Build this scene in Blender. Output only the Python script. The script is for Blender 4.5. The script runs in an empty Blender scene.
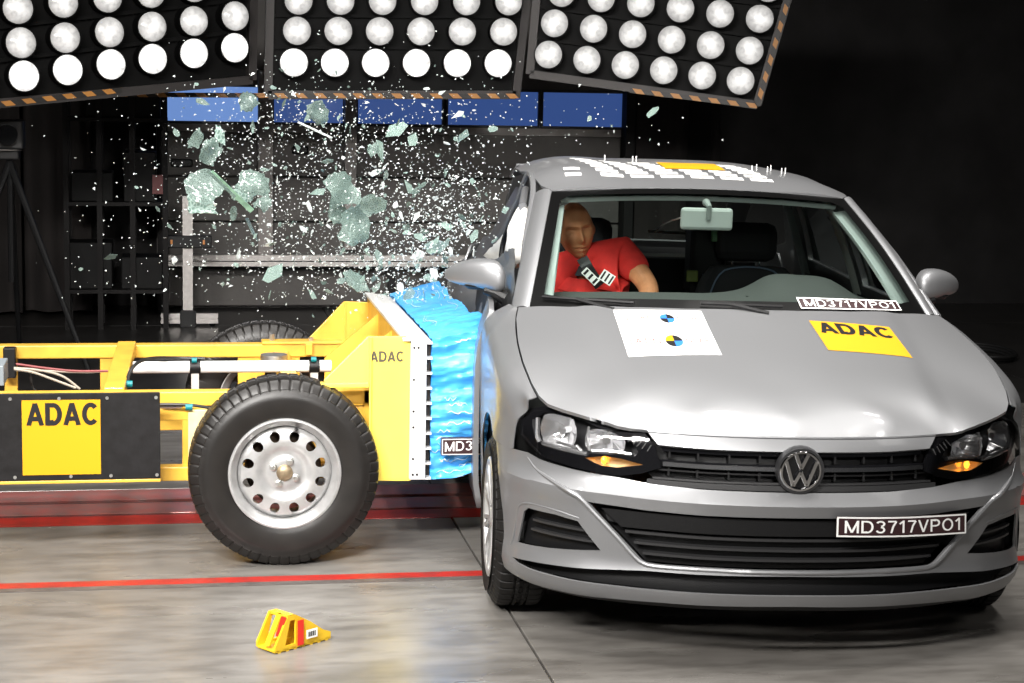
import bpy, bmesh, math, random
import numpy as np
from mathutils import Vector, Matrix, noise
from mathutils.geometry import delaunay_2d_cdt
from mathutils.bvhtree import BVHTree
PI = math.pi
rnd = random.Random(7)
scn = bpy.context.scene
col = scn.collection

# ------------------------------------------------------------------ camera, world, lights, exposure
FPX, CAMH, YAW, PIT, ROLL = 1900., 1.83, .1787, .1427, .02
_c, _s = math.cos(YAW), math.sin(YAW)
_r = np.array([_c, -_s, 0]); _fw = np.array([_s, _c, 0]); _Z = np.array([0, 0, 1.])
_F = _fw*math.cos(PIT)-_Z*math.sin(PIT); _U = _fw*math.sin(PIT)+_Z*math.cos(PIT)
_R = _r*math.cos(ROLL)+_U*math.sin(ROLL); _U2 = _U*math.cos(ROLL)-_r*math.sin(ROLL)
cd = bpy.data.cameras.new('camera'); cam = bpy.data.objects.new('camera', cd); col.objects.link(cam)
cd.sensor_width = 36; cd.lens = FPX/1024*36; cd.clip_end = 100; cd.clip_start = .05
cam.matrix_world = Matrix(((_R[0], _U2[0], -_F[0], 0), (_R[1], _U2[1], -_F[1], 0), (_R[2], _U2[2], -_F[2], CAMH), (0, 0, 0, 1)))
scn.camera = cam
wd = bpy.data.worlds.new('world'); scn.world = wd; wd.use_nodes = True
wd.node_tree.nodes['Background'].inputs[0].default_value = (.9, .93, 1, 1)
wd.node_tree.nodes['Background'].inputs[1].default_value = .035
scn.view_settings.view_transform = 'Standard'; scn.view_settings.look = 'None'
scn.view_settings.gamma = 1; scn.view_settings.exposure = 0.0; scn.view_settings.use_curve_mapping = False

def area(loc, target, w, h, power, color=(1, .97, .93), shape='RECTANGLE', spread=180):
    ld = bpy.data.lights.new('flood_or_fill_lamp', 'AREA'); ld.shape = shape; ld.size = w; ld.size_y = h
    ld.energy = power; ld.color = color; ld.spread = math.radians(spread)
    o = bpy.data.objects.new('flood_or_fill_lamp', ld); col.objects.link(o); o.location = loc
    d = Vector(target)-Vector(loc); o.rotation_euler = d.to_track_quat('-Z', 'Y').to_euler()
    return o
# the overhead banks of the crash hall: round lamps in rows above the impact point
for i in range(5):
    for j in range(3):
        area((-1.3+i*1.25, 5.3+j*.95, 4.3), (-1.3+i*1.25+.05, 6.0+j*.9, 0), .42, .42, 15, shape='DISK', spread=120)
# the bank in front of and above the crash point, behind the camera's field
for i in range(4):
    area((-2.8+i*.8, 2.0, 3.9), (-.3+i*.25, 7.1, .5), .6, .6, 48, shape='DISK', spread=80)
area((5.2, 3.2, 4.2), (3.0, 7.0, .4), 1.2, 1.2, 8, spread=90)
area((1.2, .8, 3.0), (1.6, 8.0, 1.2), .8, .5, 20, spread=36)  # added frontal fill light for the dummy's face and the car front

# ------------------------------------------------------------------ helpers
def at(u, v, ax, val):
    d = _F*FPX+_R*(u-512)-_U2*(v-341.5); o = np.array([0, 0, CAMH]); t = (val-o[ax])/d[ax]
    return Vector(o+d*t)
# car frame: x to the picture's right, y towards the tail, z up, nose at y=0
CX, CY, CA, CR = 2.06, 7.50, -.085, .012
_A = np.array([[math.cos(CA), -math.sin(CA), 0], [math.sin(CA), math.cos(CA), 0], [0, 0, 1]])
_B = np.array([[math.cos(CR), 0, math.sin(CR)], [0, 1, 0], [-math.sin(CR), 0, math.cos(CR)]])
_M = _A@_B
CAR_MW = Matrix.Translation((CX, CY, .3))@Matrix(_M.tolist()).to_4x4()@Matrix.Translation((0, -2.1, -.3))
CAR_INV = CAR_MW.inverted()
def cat(u, v, ax, val):
    o = CAR_INV@Vector((0, 0, CAMH)); d = (CAR_INV@at(u, v, 1, 8.))-o
    return o+d*((val-o[ax])/d[ax])

def proj(p):
    d = np.array(CAR_MW@Vector(p))-np.array([0, 0, CAMH]); z = d@_F; return np.array([512+FPX*(d@_R)/z, 341.5-FPX*(d@_U2)/z])
def solve(fn, u, v, a, b):
    for _ in range(12):
        p0 = proj(fn(a, b)); r = np.array([u, v])-p0; J = np.stack([(proj(fn(a+1e-3, b))-p0)/1e-3, (proj(fn(a, b+1e-3))-p0)/1e-3], -1)
        q = np.linalg.solve(J, r); a += float(q[0]); b += float(q[1])
    return a, b
def mat(name, color, rough=.5, metal=0., noise_s=0., noise_a=0., bump=0., bump_s=60., coat=0., emit=None, es=0., spec=.5, alpha=1, dirt_or_tone=None, trans=0.):
    m = bpy.data.materials.new(name); m.use_nodes = True; nt = m.node_tree; b = nt.nodes['Principled BSDF']
    b.inputs['Base Color'].default_value = (*color, 1); b.inputs['Roughness'].default_value = rough
    b.inputs['Metallic'].default_value = metal; b.inputs['Coat Weight'].default_value = coat
    b.inputs['Coat Roughness'].default_value = .08
    b.inputs['Specular IOR Level'].default_value = spec; b.inputs['Transmission Weight'].default_value = trans
    tc = nt.nodes.new('ShaderNodeTexCoord')
    if noise_a:
        n = nt.nodes.new('ShaderNodeTexNoise'); n.inputs['Scale'].default_value = noise_s; n.inputs['Detail'].default_value = 6
        nt.links.new(tc.outputs['Object'], n.inputs['Vector'])
        r = nt.nodes.new('ShaderNodeValToRGB'); r.color_ramp.elements[0].position = .3; r.color_ramp.elements[1].position = .7
        c0 = dirt_or_tone if dirt_or_tone else tuple(max(0, c*(1-noise_a)) for c in color); c1 = tuple(min(1, c*(1+noise_a*.5)) for c in color)
        r.color_ramp.elements[0].color = (*c0, 1); r.color_ramp.elements[1].color = (*c1, 1)
        nt.links.new(n.outputs['Fac'], r.inputs['Fac']); nt.links.new(r.outputs['Color'], b.inputs['Base Color'])
    if bump:
        n = nt.nodes.new('ShaderNodeTexNoise'); n.inputs['Scale'].default_value = bump_s; n.inputs['Detail'].default_value = 3
        nt.links.new(tc.outputs['Object'], n.inputs['Vector'])
        bp = nt.nodes.new('ShaderNodeBump'); bp.inputs['Strength'].default_value = bump; bp.inputs['Distance'].default_value = .004
        nt.links.new(n.outputs['Fac'], bp.inputs['Height']); nt.links.new(bp.outputs['Normal'], b.inputs['Normal'])
    if emit:
        b.inputs['Emission Color'].default_value = (*emit, 1); b.inputs['Emission Strength'].default_value = es
    return m

def link(o, parent=None):
    col.objects.link(o)
    if parent is not None: o.parent = parent
    return o
def tag(o, label=None, cat_=None, group=None, kind=None):
    if label: o['label'] = label
    if cat_: o['category'] = cat_
    if group: o['group'] = group
    if kind: o['kind'] = kind
    return o
def empty(name, loc=(0, 0, 0), rz=0., mw=None):
    o = bpy.data.objects.new(name, None); o.empty_display_size = .1; col.objects.link(o)
    if mw is not None: o.matrix_world = mw
    else: o.location = loc; o.rotation_euler = (0, 0, rz)
    return o
def finish(me, m, smooth=None):
    if m is not None:
        for mm in (m if isinstance(m, (list, tuple)) else [m]): me.materials.append(mm)
    if smooth is not None:
        me.polygons.foreach_set('use_smooth', [True]*len(me.polygons)); me.set_sharp_from_angle(angle=math.radians(smooth))
        cnt = {}
        for p in me.polygons:
            for ek in p.edge_keys: cnt[ek] = cnt.get(ek, 0)+1
        for e in me.edges:
            if cnt.get(tuple(sorted(e.vertices)), 0) == 1: e.use_edge_sharp = True
    me.update()
def obj(name, me, parent=None):
    return link(bpy.data.objects.new(name, me), parent)
def pydata(name, vs, fs, m, parent=None, smooth=None, fix=True):
    me = bpy.data.meshes.new(name); me.from_pydata([tuple(v) for v in vs], [], fs)
    if fix:
        bm = bmesh.new(); bm.from_mesh(me); bmesh.ops.recalc_face_normals(bm, faces=bm.faces); bm.to_mesh(me); bm.free()
    finish(me, m, smooth); return obj(name, me, parent)

class MB:
    """collects simple solids for ONE mesh object"""
    def __init__(s): s.v = []; s.f = []
    def add(s, vs, fs):
        n = len(s.v); s.v += [tuple(v) for v in vs]; s.f += [tuple(i+n for i in f) for f in fs]; return s
    def box(s, c, d, M=None):
        vs = [Vector((sx*d[0]/2, sy*d[1]/2, sz*d[2]/2)) for sx in (-1, 1) for sy in (-1, 1) for sz in (-1, 1)]
        if M is not None: vs = [M@v for v in vs]
        return s.add([v+Vector(c) for v in vs], [(0, 1, 3, 2), (4, 6, 7, 5), (0, 4, 5, 1), (2, 3, 7, 6), (0, 2, 6, 4), (1, 5, 7, 3)])
    def bb(s, a, b): return s.box([(a[i]+b[i])/2 for i in range(3)], [abs(b[i]-a[i]) for i in range(3)])
    def beam(s, a, b, w, h, up=(0, 0, 1)):
        a, b = Vector(a), Vector(b); d = (b-a).normalized(); x = d.cross(Vector(up)).normalized(); z = x.cross(d)
        M = Matrix((x, d, z)).transposed(); return s.box((a+b)/2, (w, (b-a).length, h), M)
    def tube(s, pts, r, n=8, closed=False, caps=True):
        pts = [Vector(p) for p in pts]; rs = r if isinstance(r, (list, tuple)) else [r]*len(pts); N = len(pts); vs = []; up = None
        for i, p in enumerate(pts):
            if closed: d = pts[(i+1) % N]-pts[i-1]
            else: d = pts[min(i+1, N-1)]-pts[max(i-1, 0)]
            d.normalize()
            if up is None: up = Vector((0, 0, 1)) if abs(d.z) < .9 else Vector((1, 0, 0))
            x = d.cross(up).normalized(); y = x.cross(d).normalized(); up = y
            vs += [p+x*math.cos(2*PI*k/n)*rs[i]+y*math.sin(2*PI*k/n)*rs[i] for k in range(n)]
        fs = []
        for i in range(N if closed else N-1):
            j = (i+1) % N
            fs += [(i*n+k, i*n+(k+1) % n, j*n+(k+1) % n, j*n+k) for k in range(n)]
        if not closed and caps: fs += [tuple(range(n)), tuple((N-1)*n+k for k in range(n))]
        return s.add(vs, fs)
    def cyl(s, c, axis, r, h, n=20, r2=None):
        a = Vector(axis).normalized(); c = Vector(c); return s.tube([c-a*h/2, c+a*h/2], [r, r if r2 is None else r2], n)
    def prism(s, poly, fn0, fn1):
        n = len(poly); return s.add([fn0(p) for p in poly]+[fn1(p) for p in poly], [tuple(range(n)), tuple(range(2*n-1, n-1, -1))]+[(i, (i+1) % n, (i+1) % n+n, i+n) for i in range(n)])
    def lathe(s, prof, n=48, M=None, mod=None):
        vs = []
        for k in range(n):
            a = 2*PI*k/n
            for (r, z) in prof:
                rr = r if mod is None else mod(r, z, k)
                v = Vector((rr*math.cos(a), rr*math.sin(a), z)); vs.append(M@v if M else v)
        m = len(prof)
        return s.add(vs, [(k*m+i, k*m+i+1, ((k+1) % n)*m+i+1, ((k+1) % n)*m+i) for k in range(n) for i in range(m-1)])
    def build(s, name, m, parent=None, smooth=35, bevel=0.):
        o = pydata(name, s.v, s.f, m, parent, smooth)
        if bevel:
            b = o.modifiers.new('bevel', 'BEVEL'); b.width = bevel; b.segments = 2; b.limit_method = 'ANGLE'; b.angle_limit = math.radians(40)
        return o

def crom(pts, n):
    P = np.array([tuple(p) for p in pts], float); k = len(P)
    if k == 2: return [P[0]+(P[1]-P[0])*i/(n-1) for i in range(n)]
    d = np.r_[0, np.cumsum(np.linalg.norm(np.diff(P, axis=0), axis=1))]
    out = []
    T = np.zeros_like(P)
    T[1:-1] = (P[2:]-P[:-2])/(d[2:]-d[:-2])[:, None]; T[0] = (P[1]-P[0])/(d[1]-d[0]); T[-1] = (P[-1]-P[-2])/(d[-1]-d[-2])
    for i in range(n):
        t = d[-1]*i/(n-1); j = min(max(np.searchsorted(d, t, 'right')-1, 0), k-2); h = d[j+1]-d[j]; u = (t-d[j])/h
        out.append((2*u**3-3*u**2+1)*P[j]+(u**3-2*u**2+u)*h*T[j]+(-2*u**3+3*u**2)*P[j+1]+(u**3-u**2)*h*T[j+1])
    return out
def loft(rows, n, m, closed=False):
    """rows: list of 3D polylines with equal counts -> vs, fs of an n x m grid"""
    R_ = [crom(r, m) for r in rows]
    C_ = [crom([R_[i][j] for i in range(len(R_))], n) for j in range(m)]
    vs = [C_[j][i] for i in range(n) for j in range(m)]
    fs = [(i*m+j, i*m+j+1, (i+1)*m+j+1, (i+1)*m+j) for i in range(n-1) for j in range(m-1)]
    return vs, fs
def solidify(o, t, offset=-1):
    s = o.modifiers.new('solid', 'SOLIDIFY'); s.thickness = t; s.offset = offset; return o
def pip(P, poly):
    x, y = P[:, 0], P[:, 1]; c = np.zeros(len(P), bool); n = len(poly); j = n-1
    for i in range(n):
        xi, yi = poly[i]; xj, yj = poly[j]
        with np.errstate(divide='ignore', invalid='ignore'):
            t = ((yi > y) != (yj > y)) & (x < (xj-xi)*(y-yi)/((yj-yi) if yj != yi else 1e-12)+xi)
        c ^= t; j = i
    return c
def densify(poly, step, closed=True):
    out = []; n = len(poly)
    for i in range(n if closed else n-1):
        a, b = np.array(poly[i], float), np.array(poly[(i+1) % n], float); k = max(1, int(math.ceil(np.linalg.norm(b-a)/step)))
        out += [tuple(a+(b-a)*j/k) for j in range(k)]
    if not closed: out.append(tuple(poly[-1]))
    return out
def tri2d(outline, holes=(), step=.03, crease=()):
    loops = [densify(outline, step)]+[densify(h, step) for h in holes]; vs = []; es = []
    for L in loops:
        n0 = len(vs); vs += L; es += [(n0+i, n0+(i+1) % len(L)) for i in range(len(L))]
    for c in crease:
        L = densify(c, step, False); n0 = len(vs); vs += L; es += [(n0+i, n0+i+1) for i in range(len(L)-1)]
    A = np.array(vs); lo, hi = A.min(0), A.max(0)
    gx, gy = np.meshgrid(np.arange(lo[0]+step*.5, hi[0], step), np.arange(lo[1]+step*.5, hi[1], step))
    G = np.c_[gx.ravel(), gy.ravel()]
    if len(G):
        ok = pip(G, loops[0])
        for h in loops[1:]: ok &= ~pip(G, h)
        G = G[ok]
        if len(G):
            D = np.sqrt(((G[:, None, :]-A[None])**2).sum(-1)).min(1); G = G[D > step*.45]
    allv = [Vector(v) for v in vs]+[Vector(g) for g in G.tolist()]
    V, E_, F_, *_ = delaunay_2d_cdt(allv, es, [], 0, 1e-6)
    V = [tuple(v) for v in V]; ce = np.array([[sum(V[i][k] for i in f)/3 for k in (0, 1)] for f in F_])
    ok = pip(ce, loops[0])
    for h in loops[1:]: ok &= ~pip(ce, h)
    return V, [tuple(f) for f, k in zip(F_, ok) if k]
def sheet(name, outline, fn, m, parent=None, holes=(), step=.03, thick=.004, crease=(), flip=False, smooth=30, offset=-1):
    V, F_ = tri2d(outline, holes, step, crease)
    if flip: F_ = [f[::-1] for f in F_]
    o = pydata(name, [fn(p) for p in V], F_, m, parent, smooth, fix=False)
    if thick: solidify(o, thick, offset)
    return o
_txt = {}
def _arc(cx_, cy_, rx, ry, a0, a1, n=12): return [(cx_+rx*math.cos(math.radians(a0+(a1-a0)*i/n)), cy_+ry*math.sin(math.radians(a0+(a1-a0)*i/n))) for i in range(n+1)]
def glyphs(w):
    h = w/2; t = 1-h
    return {'A': (.72, [[(h*.9, 0), (.36, 1)], [(.72-h*.9, 0), (.36, 1)], [(.16, .30), (.56, .30)]]),
     'D': (.70, [[(h, 0), (h, 1)], [(0, h), (.34, h)]+_arc(.34, .5, .36-h, .5-h, -90, 90)+[(0, t)]]),
     'C': (.68, [_arc(.36, .5, .36-h, .5-h, 42, 318, 20)]), 'O': (.76, [_arc(.38, .5, .38-h, .5-h, 0, 360, 28)]),
     'M': (.80, [[(h, 0), (h, 1)], [(.80-h, 0), (.80-h, 1)], [(h, 1-.02), (.40, .05)], [(.80-h, 1-.02), (.40, .05)]]),
     '3': (.55, [_arc(.27, .745, .25-h*.6, .255-h, 160, -80, 14), _arc(.27, .275, .28-h, .275-h, 85, -165, 16)]),
     '7': (.55, [[(.02, t), (.52, t)], [(.52, t), (.34, .55), (.22, 0)]]),
     '1': (.40, [[(.28, 0), (.28, 1)], [(.04, .72), (.28, .95)]]),
     'V': (.68, [[(h*.8, 1), (.34, 0)], [(.68-h*.8, 1), (.34, 0)]]),
     'P': (.64, [[(h, 0), (h, 1)], [(0, t), (.34, t)]+_arc(.34, .70, .29-h*.9, .30-h, 90, -90)+[(0, .40+h)]])}
def stroke_text(s, w):
    G_ = glyphs(w); V, F_ = [], []; x = 0
    for ch_ in s:
        adv, st_ = G_[ch_]; V0, F0 = V, F_; V, F_ = [], []
        for P in st_:
            P = [Vector(p) for p in P]; n = len(P); L = []; closed = (P[0]-P[-1]).length < 1e-4
            for i in range(n):
                a = P[i-1] if i else (P[n-2] if closed else P[0]); b = P[i+1] if i < n-1 else (P[1] if closed else P[-1])
                d = (b-a).normalized(); nn = Vector((-d.y, d.x)); k_ = 1.
                if 0 < i < n-1: e = (P[i+1]-P[i]).normalized(); k_ = 1/max(.6, abs(d.dot(e)))
                for sg_ in (1, -1):
                    q = P[i]+nn*sg_*w/2*k_; L.append((x+q.x, min(1, max(0, q.y))))
            n0 = len(V); V += L; F_ += [(n0+2*i+1, n0+2*i+3, n0+2*i+2, n0+2*i) for i in range(n-1)]
        # union of the strokes of one letter
        Vc, _, Fc, *_ = delaunay_2d_cdt([Vector(v) for v in V], [(f[i], f[(i+1) % 4]) for f in F_ for i in range(4)], [], 0, 1e-5)
        ce = np.array([[sum(Vc[i][k] for i in f)/3 for k in (0, 1)] for f in Fc]); ok = np.zeros(len(ce), bool)
        for q in F_: ok |= pip(ce, [V[i] for i in q])
        n0 = len(V0); V0 += [tuple(v) for v in Vc]; F0 += [tuple(i+n0 for i in f) for f, o_ in zip(Fc, ok) if o_]
        V, F_ = V0, F0
        x += adv+(.055 if w > .19 else .13)
    return np.array(V), F_
def text2d(s, bold=0., xs=1.):
    if bold: return stroke_text(s, bold)
    k = (s, bold)
    if k not in _txt:
        cu = bpy.data.curves.new('t', 'FONT'); cu.body = s; cu.size = 1; cu.offset = bold; cu.resolution_u = 4
        o = bpy.data.objects.new('t', cu); col.objects.link(o); bpy.context.view_layer.update()
        me = bpy.data.meshes.new_from_object(o.evaluated_get(bpy.context.evaluated_depsgraph_get()))
        bm = bmesh.new(); bm.from_mesh(me); bmesh.ops.triangulate(bm, faces=bm.faces); bm.to_mesh(me); bm.free()
        V = np.array([v.co[:2] for v in me.vertices]); F_ = [tuple(p.vertices) for p in me.polygons]
        bpy.data.objects.remove(o); bpy.data.curves.remove(cu); bpy.data.meshes.remove(me)
        V -= V.min(0); V /= V[:, 1].max(); _txt[k] = (V, F_)
    V, F_ = _txt[k]; return V.copy(), F_
def lettering(s, fn, x0, x1, y0, y1, m, parent, bold=0., name='lettering', flip=False):
    """maps the text into the box x0..x1,y0..y1 and through fn(x,y)->3D"""
    V, F_ = text2d(s, bold); w_ = V[:, 0].max()
    vs = [fn((x0+(x1-x0)*v[0]/w_, y0+(y1-y0)*v[1])) for v in V]
    if flip: F_ = [f[::-1] for f in F_]
    return pydata(name, vs, F_, m, parent, None, fix=False)
def tps(pts):
    P = np.array(pts, float); n = len(P); X = P[:, :2]; d = np.sqrt(((X[:, None]-X[None])**2).sum(-1))
    K = np.where(d > 0, d**2*np.log(d+1e-12), 0)+np.eye(n)*1e-5; A = np.zeros((n+3, n+3)); A[:n, :n] = K; A[:n, n] = 1; A[:n, n+1:] = X; A[n:, :n] = A[:n, n:].T
    c = np.linalg.solve(A, np.r_[P[:, 2], 0, 0, 0])
    def f(x, y):
        r = np.sqrt((X[:, 0]-x)**2+(X[:, 1]-y)**2); k = np.where(r > 0, r**2*np.log(r+1e-12), 0)
        return float(k@c[:n]+c[n]+c[n+1]*x+c[n+2]*y)
    return f
def ss(a, b, x): t = min(1, max(0, (x-a)/(b-a))); return t*t*(3-2*t)

# ------------------------------------------------------------------ materials
paint = mat('silver_paint', (.235, .238, .246), .45, .60, 900, .05, coat=.3)
black_pl = mat('black_plastic', (.006, .006, .0065), .45, bump=.2, bump_s=300, spec=.3)
black_gl = mat('black_gloss', (.006, .006, .007), .15, coat=.5)
grey_pl = mat('grey_plastic', (.022, .022, .023), .45, bump=.15, bump_s=300)
dash_pl = mat('dashboard_plastic', (.055, .062, .058), .62, bump=.3, bump_s=220)
trim_pl = mat('pale_trim_plastic', (.46, .52, .50), .6)
seat_fab = mat('seat_fabric', (.022, .023, .026), .9, bump=.4, bump_s=400)
seat_blue = mat('seat_piping', (.13, .18, .26), .7)
chrome = mat('chrome', (.88, .88, .89), .09, 1.)
alum = mat('brushed_aluminium', (.88, .88, .87), .42, .45, 40, .08)
alum_d = mat('dull_aluminium', (.55, .52, .50), .5, .5, 30, .15)
alloy = mat('wheel_silver', (.48, .48, .48), .36, .6, 25, .15)
rubber = mat('tyre_rubber', (.008, .0072, .0068), .6, 0, 22, .35, .3, 260, spec=.25)
rubber_t = mat('dusty_tyre_rubber', (.012, .0105, .0095), .40, 0, 14, .4, .1, 260, spec=.4)
yel = mat('yellow_paint', (.70, .43, .05), .40, 0, 9, .12, .1, 40, coat=.15, dirt_or_tone=(.60, .33, .04))
yel_st = mat('yellow_vinyl', (.62, .31, .006), .5, spec=.3)
yel_w = mat('wedge_yellow_plastic', (.80, .50, .02), .42, 0, 30, .1)
red_st = mat('red_reflective_strip', (.72, .03, .015), .35)
blk_vinyl = mat('black_vinyl', (.012, .011, .012), .4)
wht_vinyl = mat('white_vinyl', (.86, .86, .84), .5)
sign_bk = mat('dark_sign_film', (.035, .014, .016), .4)
blu_st = mat('blue_print', (.02, .16, .62), .5)
board_m = mat('black_painted_board', (.009, .0085, .009), .55, 0, 30, .5, .1, 90, dirt_or_tone=(.006, .0055, .0055), spec=.25)
bl_foam = mat('blue_foil', (.10, .46, .88), .33, 0, 12, .25, .9, 70, coat=.15, dirt_or_tone=(.02, .25, .72))
_nt = bl_foam.node_tree; _mp = _nt.nodes.new('ShaderNodeMapping'); _mp.inputs['Scale'].default_value = (.12, .12, 1.3)
_tc = [n for n in _nt.nodes if n.type == 'TEX_COORD'][0]; _nt.links.new(_tc.outputs['Object'], _mp.inputs['Vector'])
for n in _nt.nodes:
    if n.type == 'TEX_NOISE': _nt.links.new(_mp.outputs['Vector'], n.inputs['Vector'])
foil_torn = mat('torn_foil_edge', (.62, .78, .86), .4, .3, 40, .3, .8, 120)
steel = mat('galvanised_steel', (.6, .6, .58), .35, .9, 40, .2)
cable_m = mat('black_cable', (.012, .012, .012), .5)
cable_w = mat('pale_cable', (.35, .30, .24), .5)
teal = mat('teal_tape', (.0, .17, .19), .5)
airbag_m = mat('airbag_fabric', (.85, .84, .80), .8, 0, 12, .12, .5, 90)
skin_m = mat('dummy_vinyl_skin', (.62, .27, .13), .45, 0, 20, .2, .1, 50)
shirt_m = mat('red_cotton', (.80, .035, .03), .85, 0, 14, .25, .5, 200)
dark_neck = mat('dark_neck_rubber', (.02, .022, .03), .6)
amber = mat('amber_bulb', (.9, .35, .02), .3, emit=(1., .38, .03), es=3.0)
amber_l = mat('signal_reflector', (.8, .62, .38), .2, .7, emit=(1., .45, .1), es=.12)
wall_m = mat('dark_wall_paint', (.022, .021, .021), .8, 0, 3, .3, spec=.2)
ceil_m = mat('dark_ceiling', (.02, .02, .02), .9)
drape_m = mat('black_molton_drape', (.024, .020, .019), .95, 0, 2, .25, .4, 300)
door_m = mat('door_panel_grey', (.10, .092, .086), .6, 0, 5, .2, .2, 30)
post_m = mat('door_post_grey', (.30, .275, .26), .55, 0, 10, .2)
floor_line_m = mat('red_floor_paint', (.36, .020, .015), .3, 0, 18, .25, dirt_or_tone=(.24, .03, .025))
floor_red_sheen = mat('red_rail_paint_sheen', (.42, .13, .12), .22, .35, 12, .4, dirt_or_tone=(.33, .2, .19))  # red paint with its reflected sheen put into the pinkish colour
slot_m = mat('rail_slot_dark', (.012, .009, .009), .5)
bank_m = mat('bank_black_metal', (.004, .004, .004), .6, 0, 10, .3, spec=.12)
bank_fr = mat('bank_frame_grey', (.035, .031, .030), .5, .3)

def floor_material():
    m = bpy.data.materials.new('painted_concrete'); m.use_nodes = True; nt = m.node_tree; b = nt.nodes['Principled BSDF']; L = nt.links.new
    g = nt.nodes.new('ShaderNodeNewGeometry')
    n1 = nt.nodes.new('ShaderNodeTexNoise'); n1.inputs['Scale'].default_value = 1.3; n1.inputs['Detail'].default_value = 7; n1.inputs['Roughness'].default_value = .6
    mp = nt.nodes.new('ShaderNodeMapping'); mp.inputs['Scale'].default_value = (.55, 1.7, 1)
    L(g.outputs['Position'], mp.inputs['Vector']); L(mp.outputs['Vector'], n1.inputs['Vector'])
    r = nt.nodes.new('ShaderNodeValToRGB'); e = r.color_ramp.elements; e[0].position = .3; e[0].color = (.105, .097, .088, 1); e[1].position = .66; e[1].color = (.225, .213, .198, 1)
    L(n1.outputs['Fac'], r.inputs['Fac'])
    n3 = nt.nodes.new('ShaderNodeTexNoise'); n3.inputs['Scale'].default_value = 9; n3.inputs['Detail'].default_value = 8; L(mp.outputs['Vector'], n3.inputs['Vector'])
    r3 = nt.nodes.new('ShaderNodeValToRGB'); e = r3.color_ramp.elements; e[0].position = .36; e[0].color = (.62, .61, .6, 1); e[1].position = .56; e[1].color = (1, 1, 1, 1); L(n3.outputs['Fac'], r3.inputs['Fac'])
    mx = nt.nodes.new('ShaderNodeMix'); mx.data_type = 'RGBA'; mx.blend_type = 'MULTIPLY'; mx.inputs['Factor'].default_value = .7
    L(r.outputs['Color'], mx.inputs['A']); L(r3.outputs['Color'], mx.inputs['B']); L(mx.outputs['Result'], b.inputs['Base Color'])
    n2 = nt.nodes.new('ShaderNodeTexNoise'); n2.inputs['Scale'].default_value = 2.2; n2.inputs['Detail'].default_value = 5; L(mp.outputs['Vector'], n2.inputs['Vector'])
    r2 = nt.nodes.new('ShaderNodeMapRange'); r2.inputs['From Min'].default_value = .3; r2.inputs['From Max'].default_value = .7; r2.inputs['To Min'].default_value = .22; r2.inputs['To Max'].default_value = .42
    L(n2.outputs['Fac'], r2.inputs['Value']); L(r2.outputs['Result'], b.inputs['Roughness'])
    bp = nt.nodes.new('ShaderNodeBump'); bp.inputs['Strength'].default_value = .25; bp.inputs['Distance'].default_value = .01
    n4 = nt.nodes.new('ShaderNodeTexNoise'); n4.inputs['Scale'].default_value = 3.5; L(g.outputs['Position'], n4.inputs['Vector'])
    L(n4.outputs['Fac'], bp.inputs['Height']); L(bp.outputs['Normal'], b.inputs['Normal'])
    b.inputs['Specular IOR Level'].default_value = .6
    return m
floor_m = floor_material()
floor_dk = mat('dark_floor_coating', (.035, .033, .032), .3, 0, 4, .3)

def glass_material(name, tint=(.9, .97, .94), refl=.9, thin=.93, rough=.02):
    m = bpy.data.materials.new(name); m.use_nodes = True; nt = m.node_tree; nt.nodes.clear(); L = nt.links.new
    o = nt.nodes.new('ShaderNodeOutputMaterial'); mx = nt.nodes.new('ShaderNodeMixShader'); t = nt.nodes.new('ShaderNodeBsdfTransparent'); g = nt.nodes.new('ShaderNodeBsdfGlossy')
    f = nt.nodes.new('ShaderNodeFresnel'); f.inputs['IOR'].default_value = 1.45
    mm = nt.nodes.new('ShaderNodeMath'); mm.operation = 'MULTIPLY'; mm.inputs[1].default_value = refl; L(f.outputs[0], mm.inputs[0])
    t.inputs[0].default_value = (*[c*thin for c in tint], 1); g.inputs['Roughness'].default_value = rough
    L(mm.outputs[0], mx.inputs[0]); L(t.outputs[0], mx.inputs[1]); L(g.outputs[0], mx.inputs[2]); L(mx.outputs[0], o.inputs[0]); return m
glass_m = glass_material('window_glass')
clear_m = glass_material('headlight_cover_glass', (1, 1, 1), 1., .97)

def shard_material(name, c0, c1, scale, rough=.3, mixt=.35):
    m = bpy.data.materials.new(name); m.use_nodes = True; nt = m.node_tree; L = nt.links.new; b = nt.nodes['Principled BSDF']; out = nt.nodes['Material Output']
    tc = nt.nodes.new('ShaderNodeTexCoord'); v = nt.nodes.new('ShaderNodeTexVoronoi'); v.feature = 'DISTANCE_TO_EDGE'; v.inputs['Scale'].default_value = scale
    L(tc.outputs['Object'], v.inputs['Vector']); r = nt.nodes.new('ShaderNodeValToRGB'); e = r.color_ramp.elements
    e[0].position = 0.02; e[0].color = (*c1, 1); e[1].position = .22; e[1].color = (*c0, 1); L(v.outputs['Distance'], r.inputs['Fac']); L(r.outputs['Color'], b.inputs['Base Color'])
    b.inputs['Roughness'].default_value = rough; b.inputs['Metallic'].default_value = 0; b.inputs['Coat Weight'].default_value = .6
    bp = nt.nodes.new('ShaderNodeBump'); bp.inputs['Strength'].default_value = .8; bp.inputs['Distance'].default_value = .003; L(v.outputs['Distance'], bp.inputs['Height']); L(bp.outputs['Normal'], b.inputs['Normal'])
    t = nt.nodes.new('ShaderNodeBsdfTransparent'); t.inputs[0].default_value = (.75, .9, .85, 1); mx = nt.nodes.new('ShaderNodeMixShader'); mx.inputs[0].default_value = mixt
    L(b.outputs[0], mx.inputs[1]); L(t.outputs[0], mx.inputs[2]); L(mx.outputs[0], out.inputs[0]); return m
crackle_m = shard_material('crackled_safety_glass', (.055, .085, .075), (.17, .235, .21), 150, .45, .25)
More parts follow.
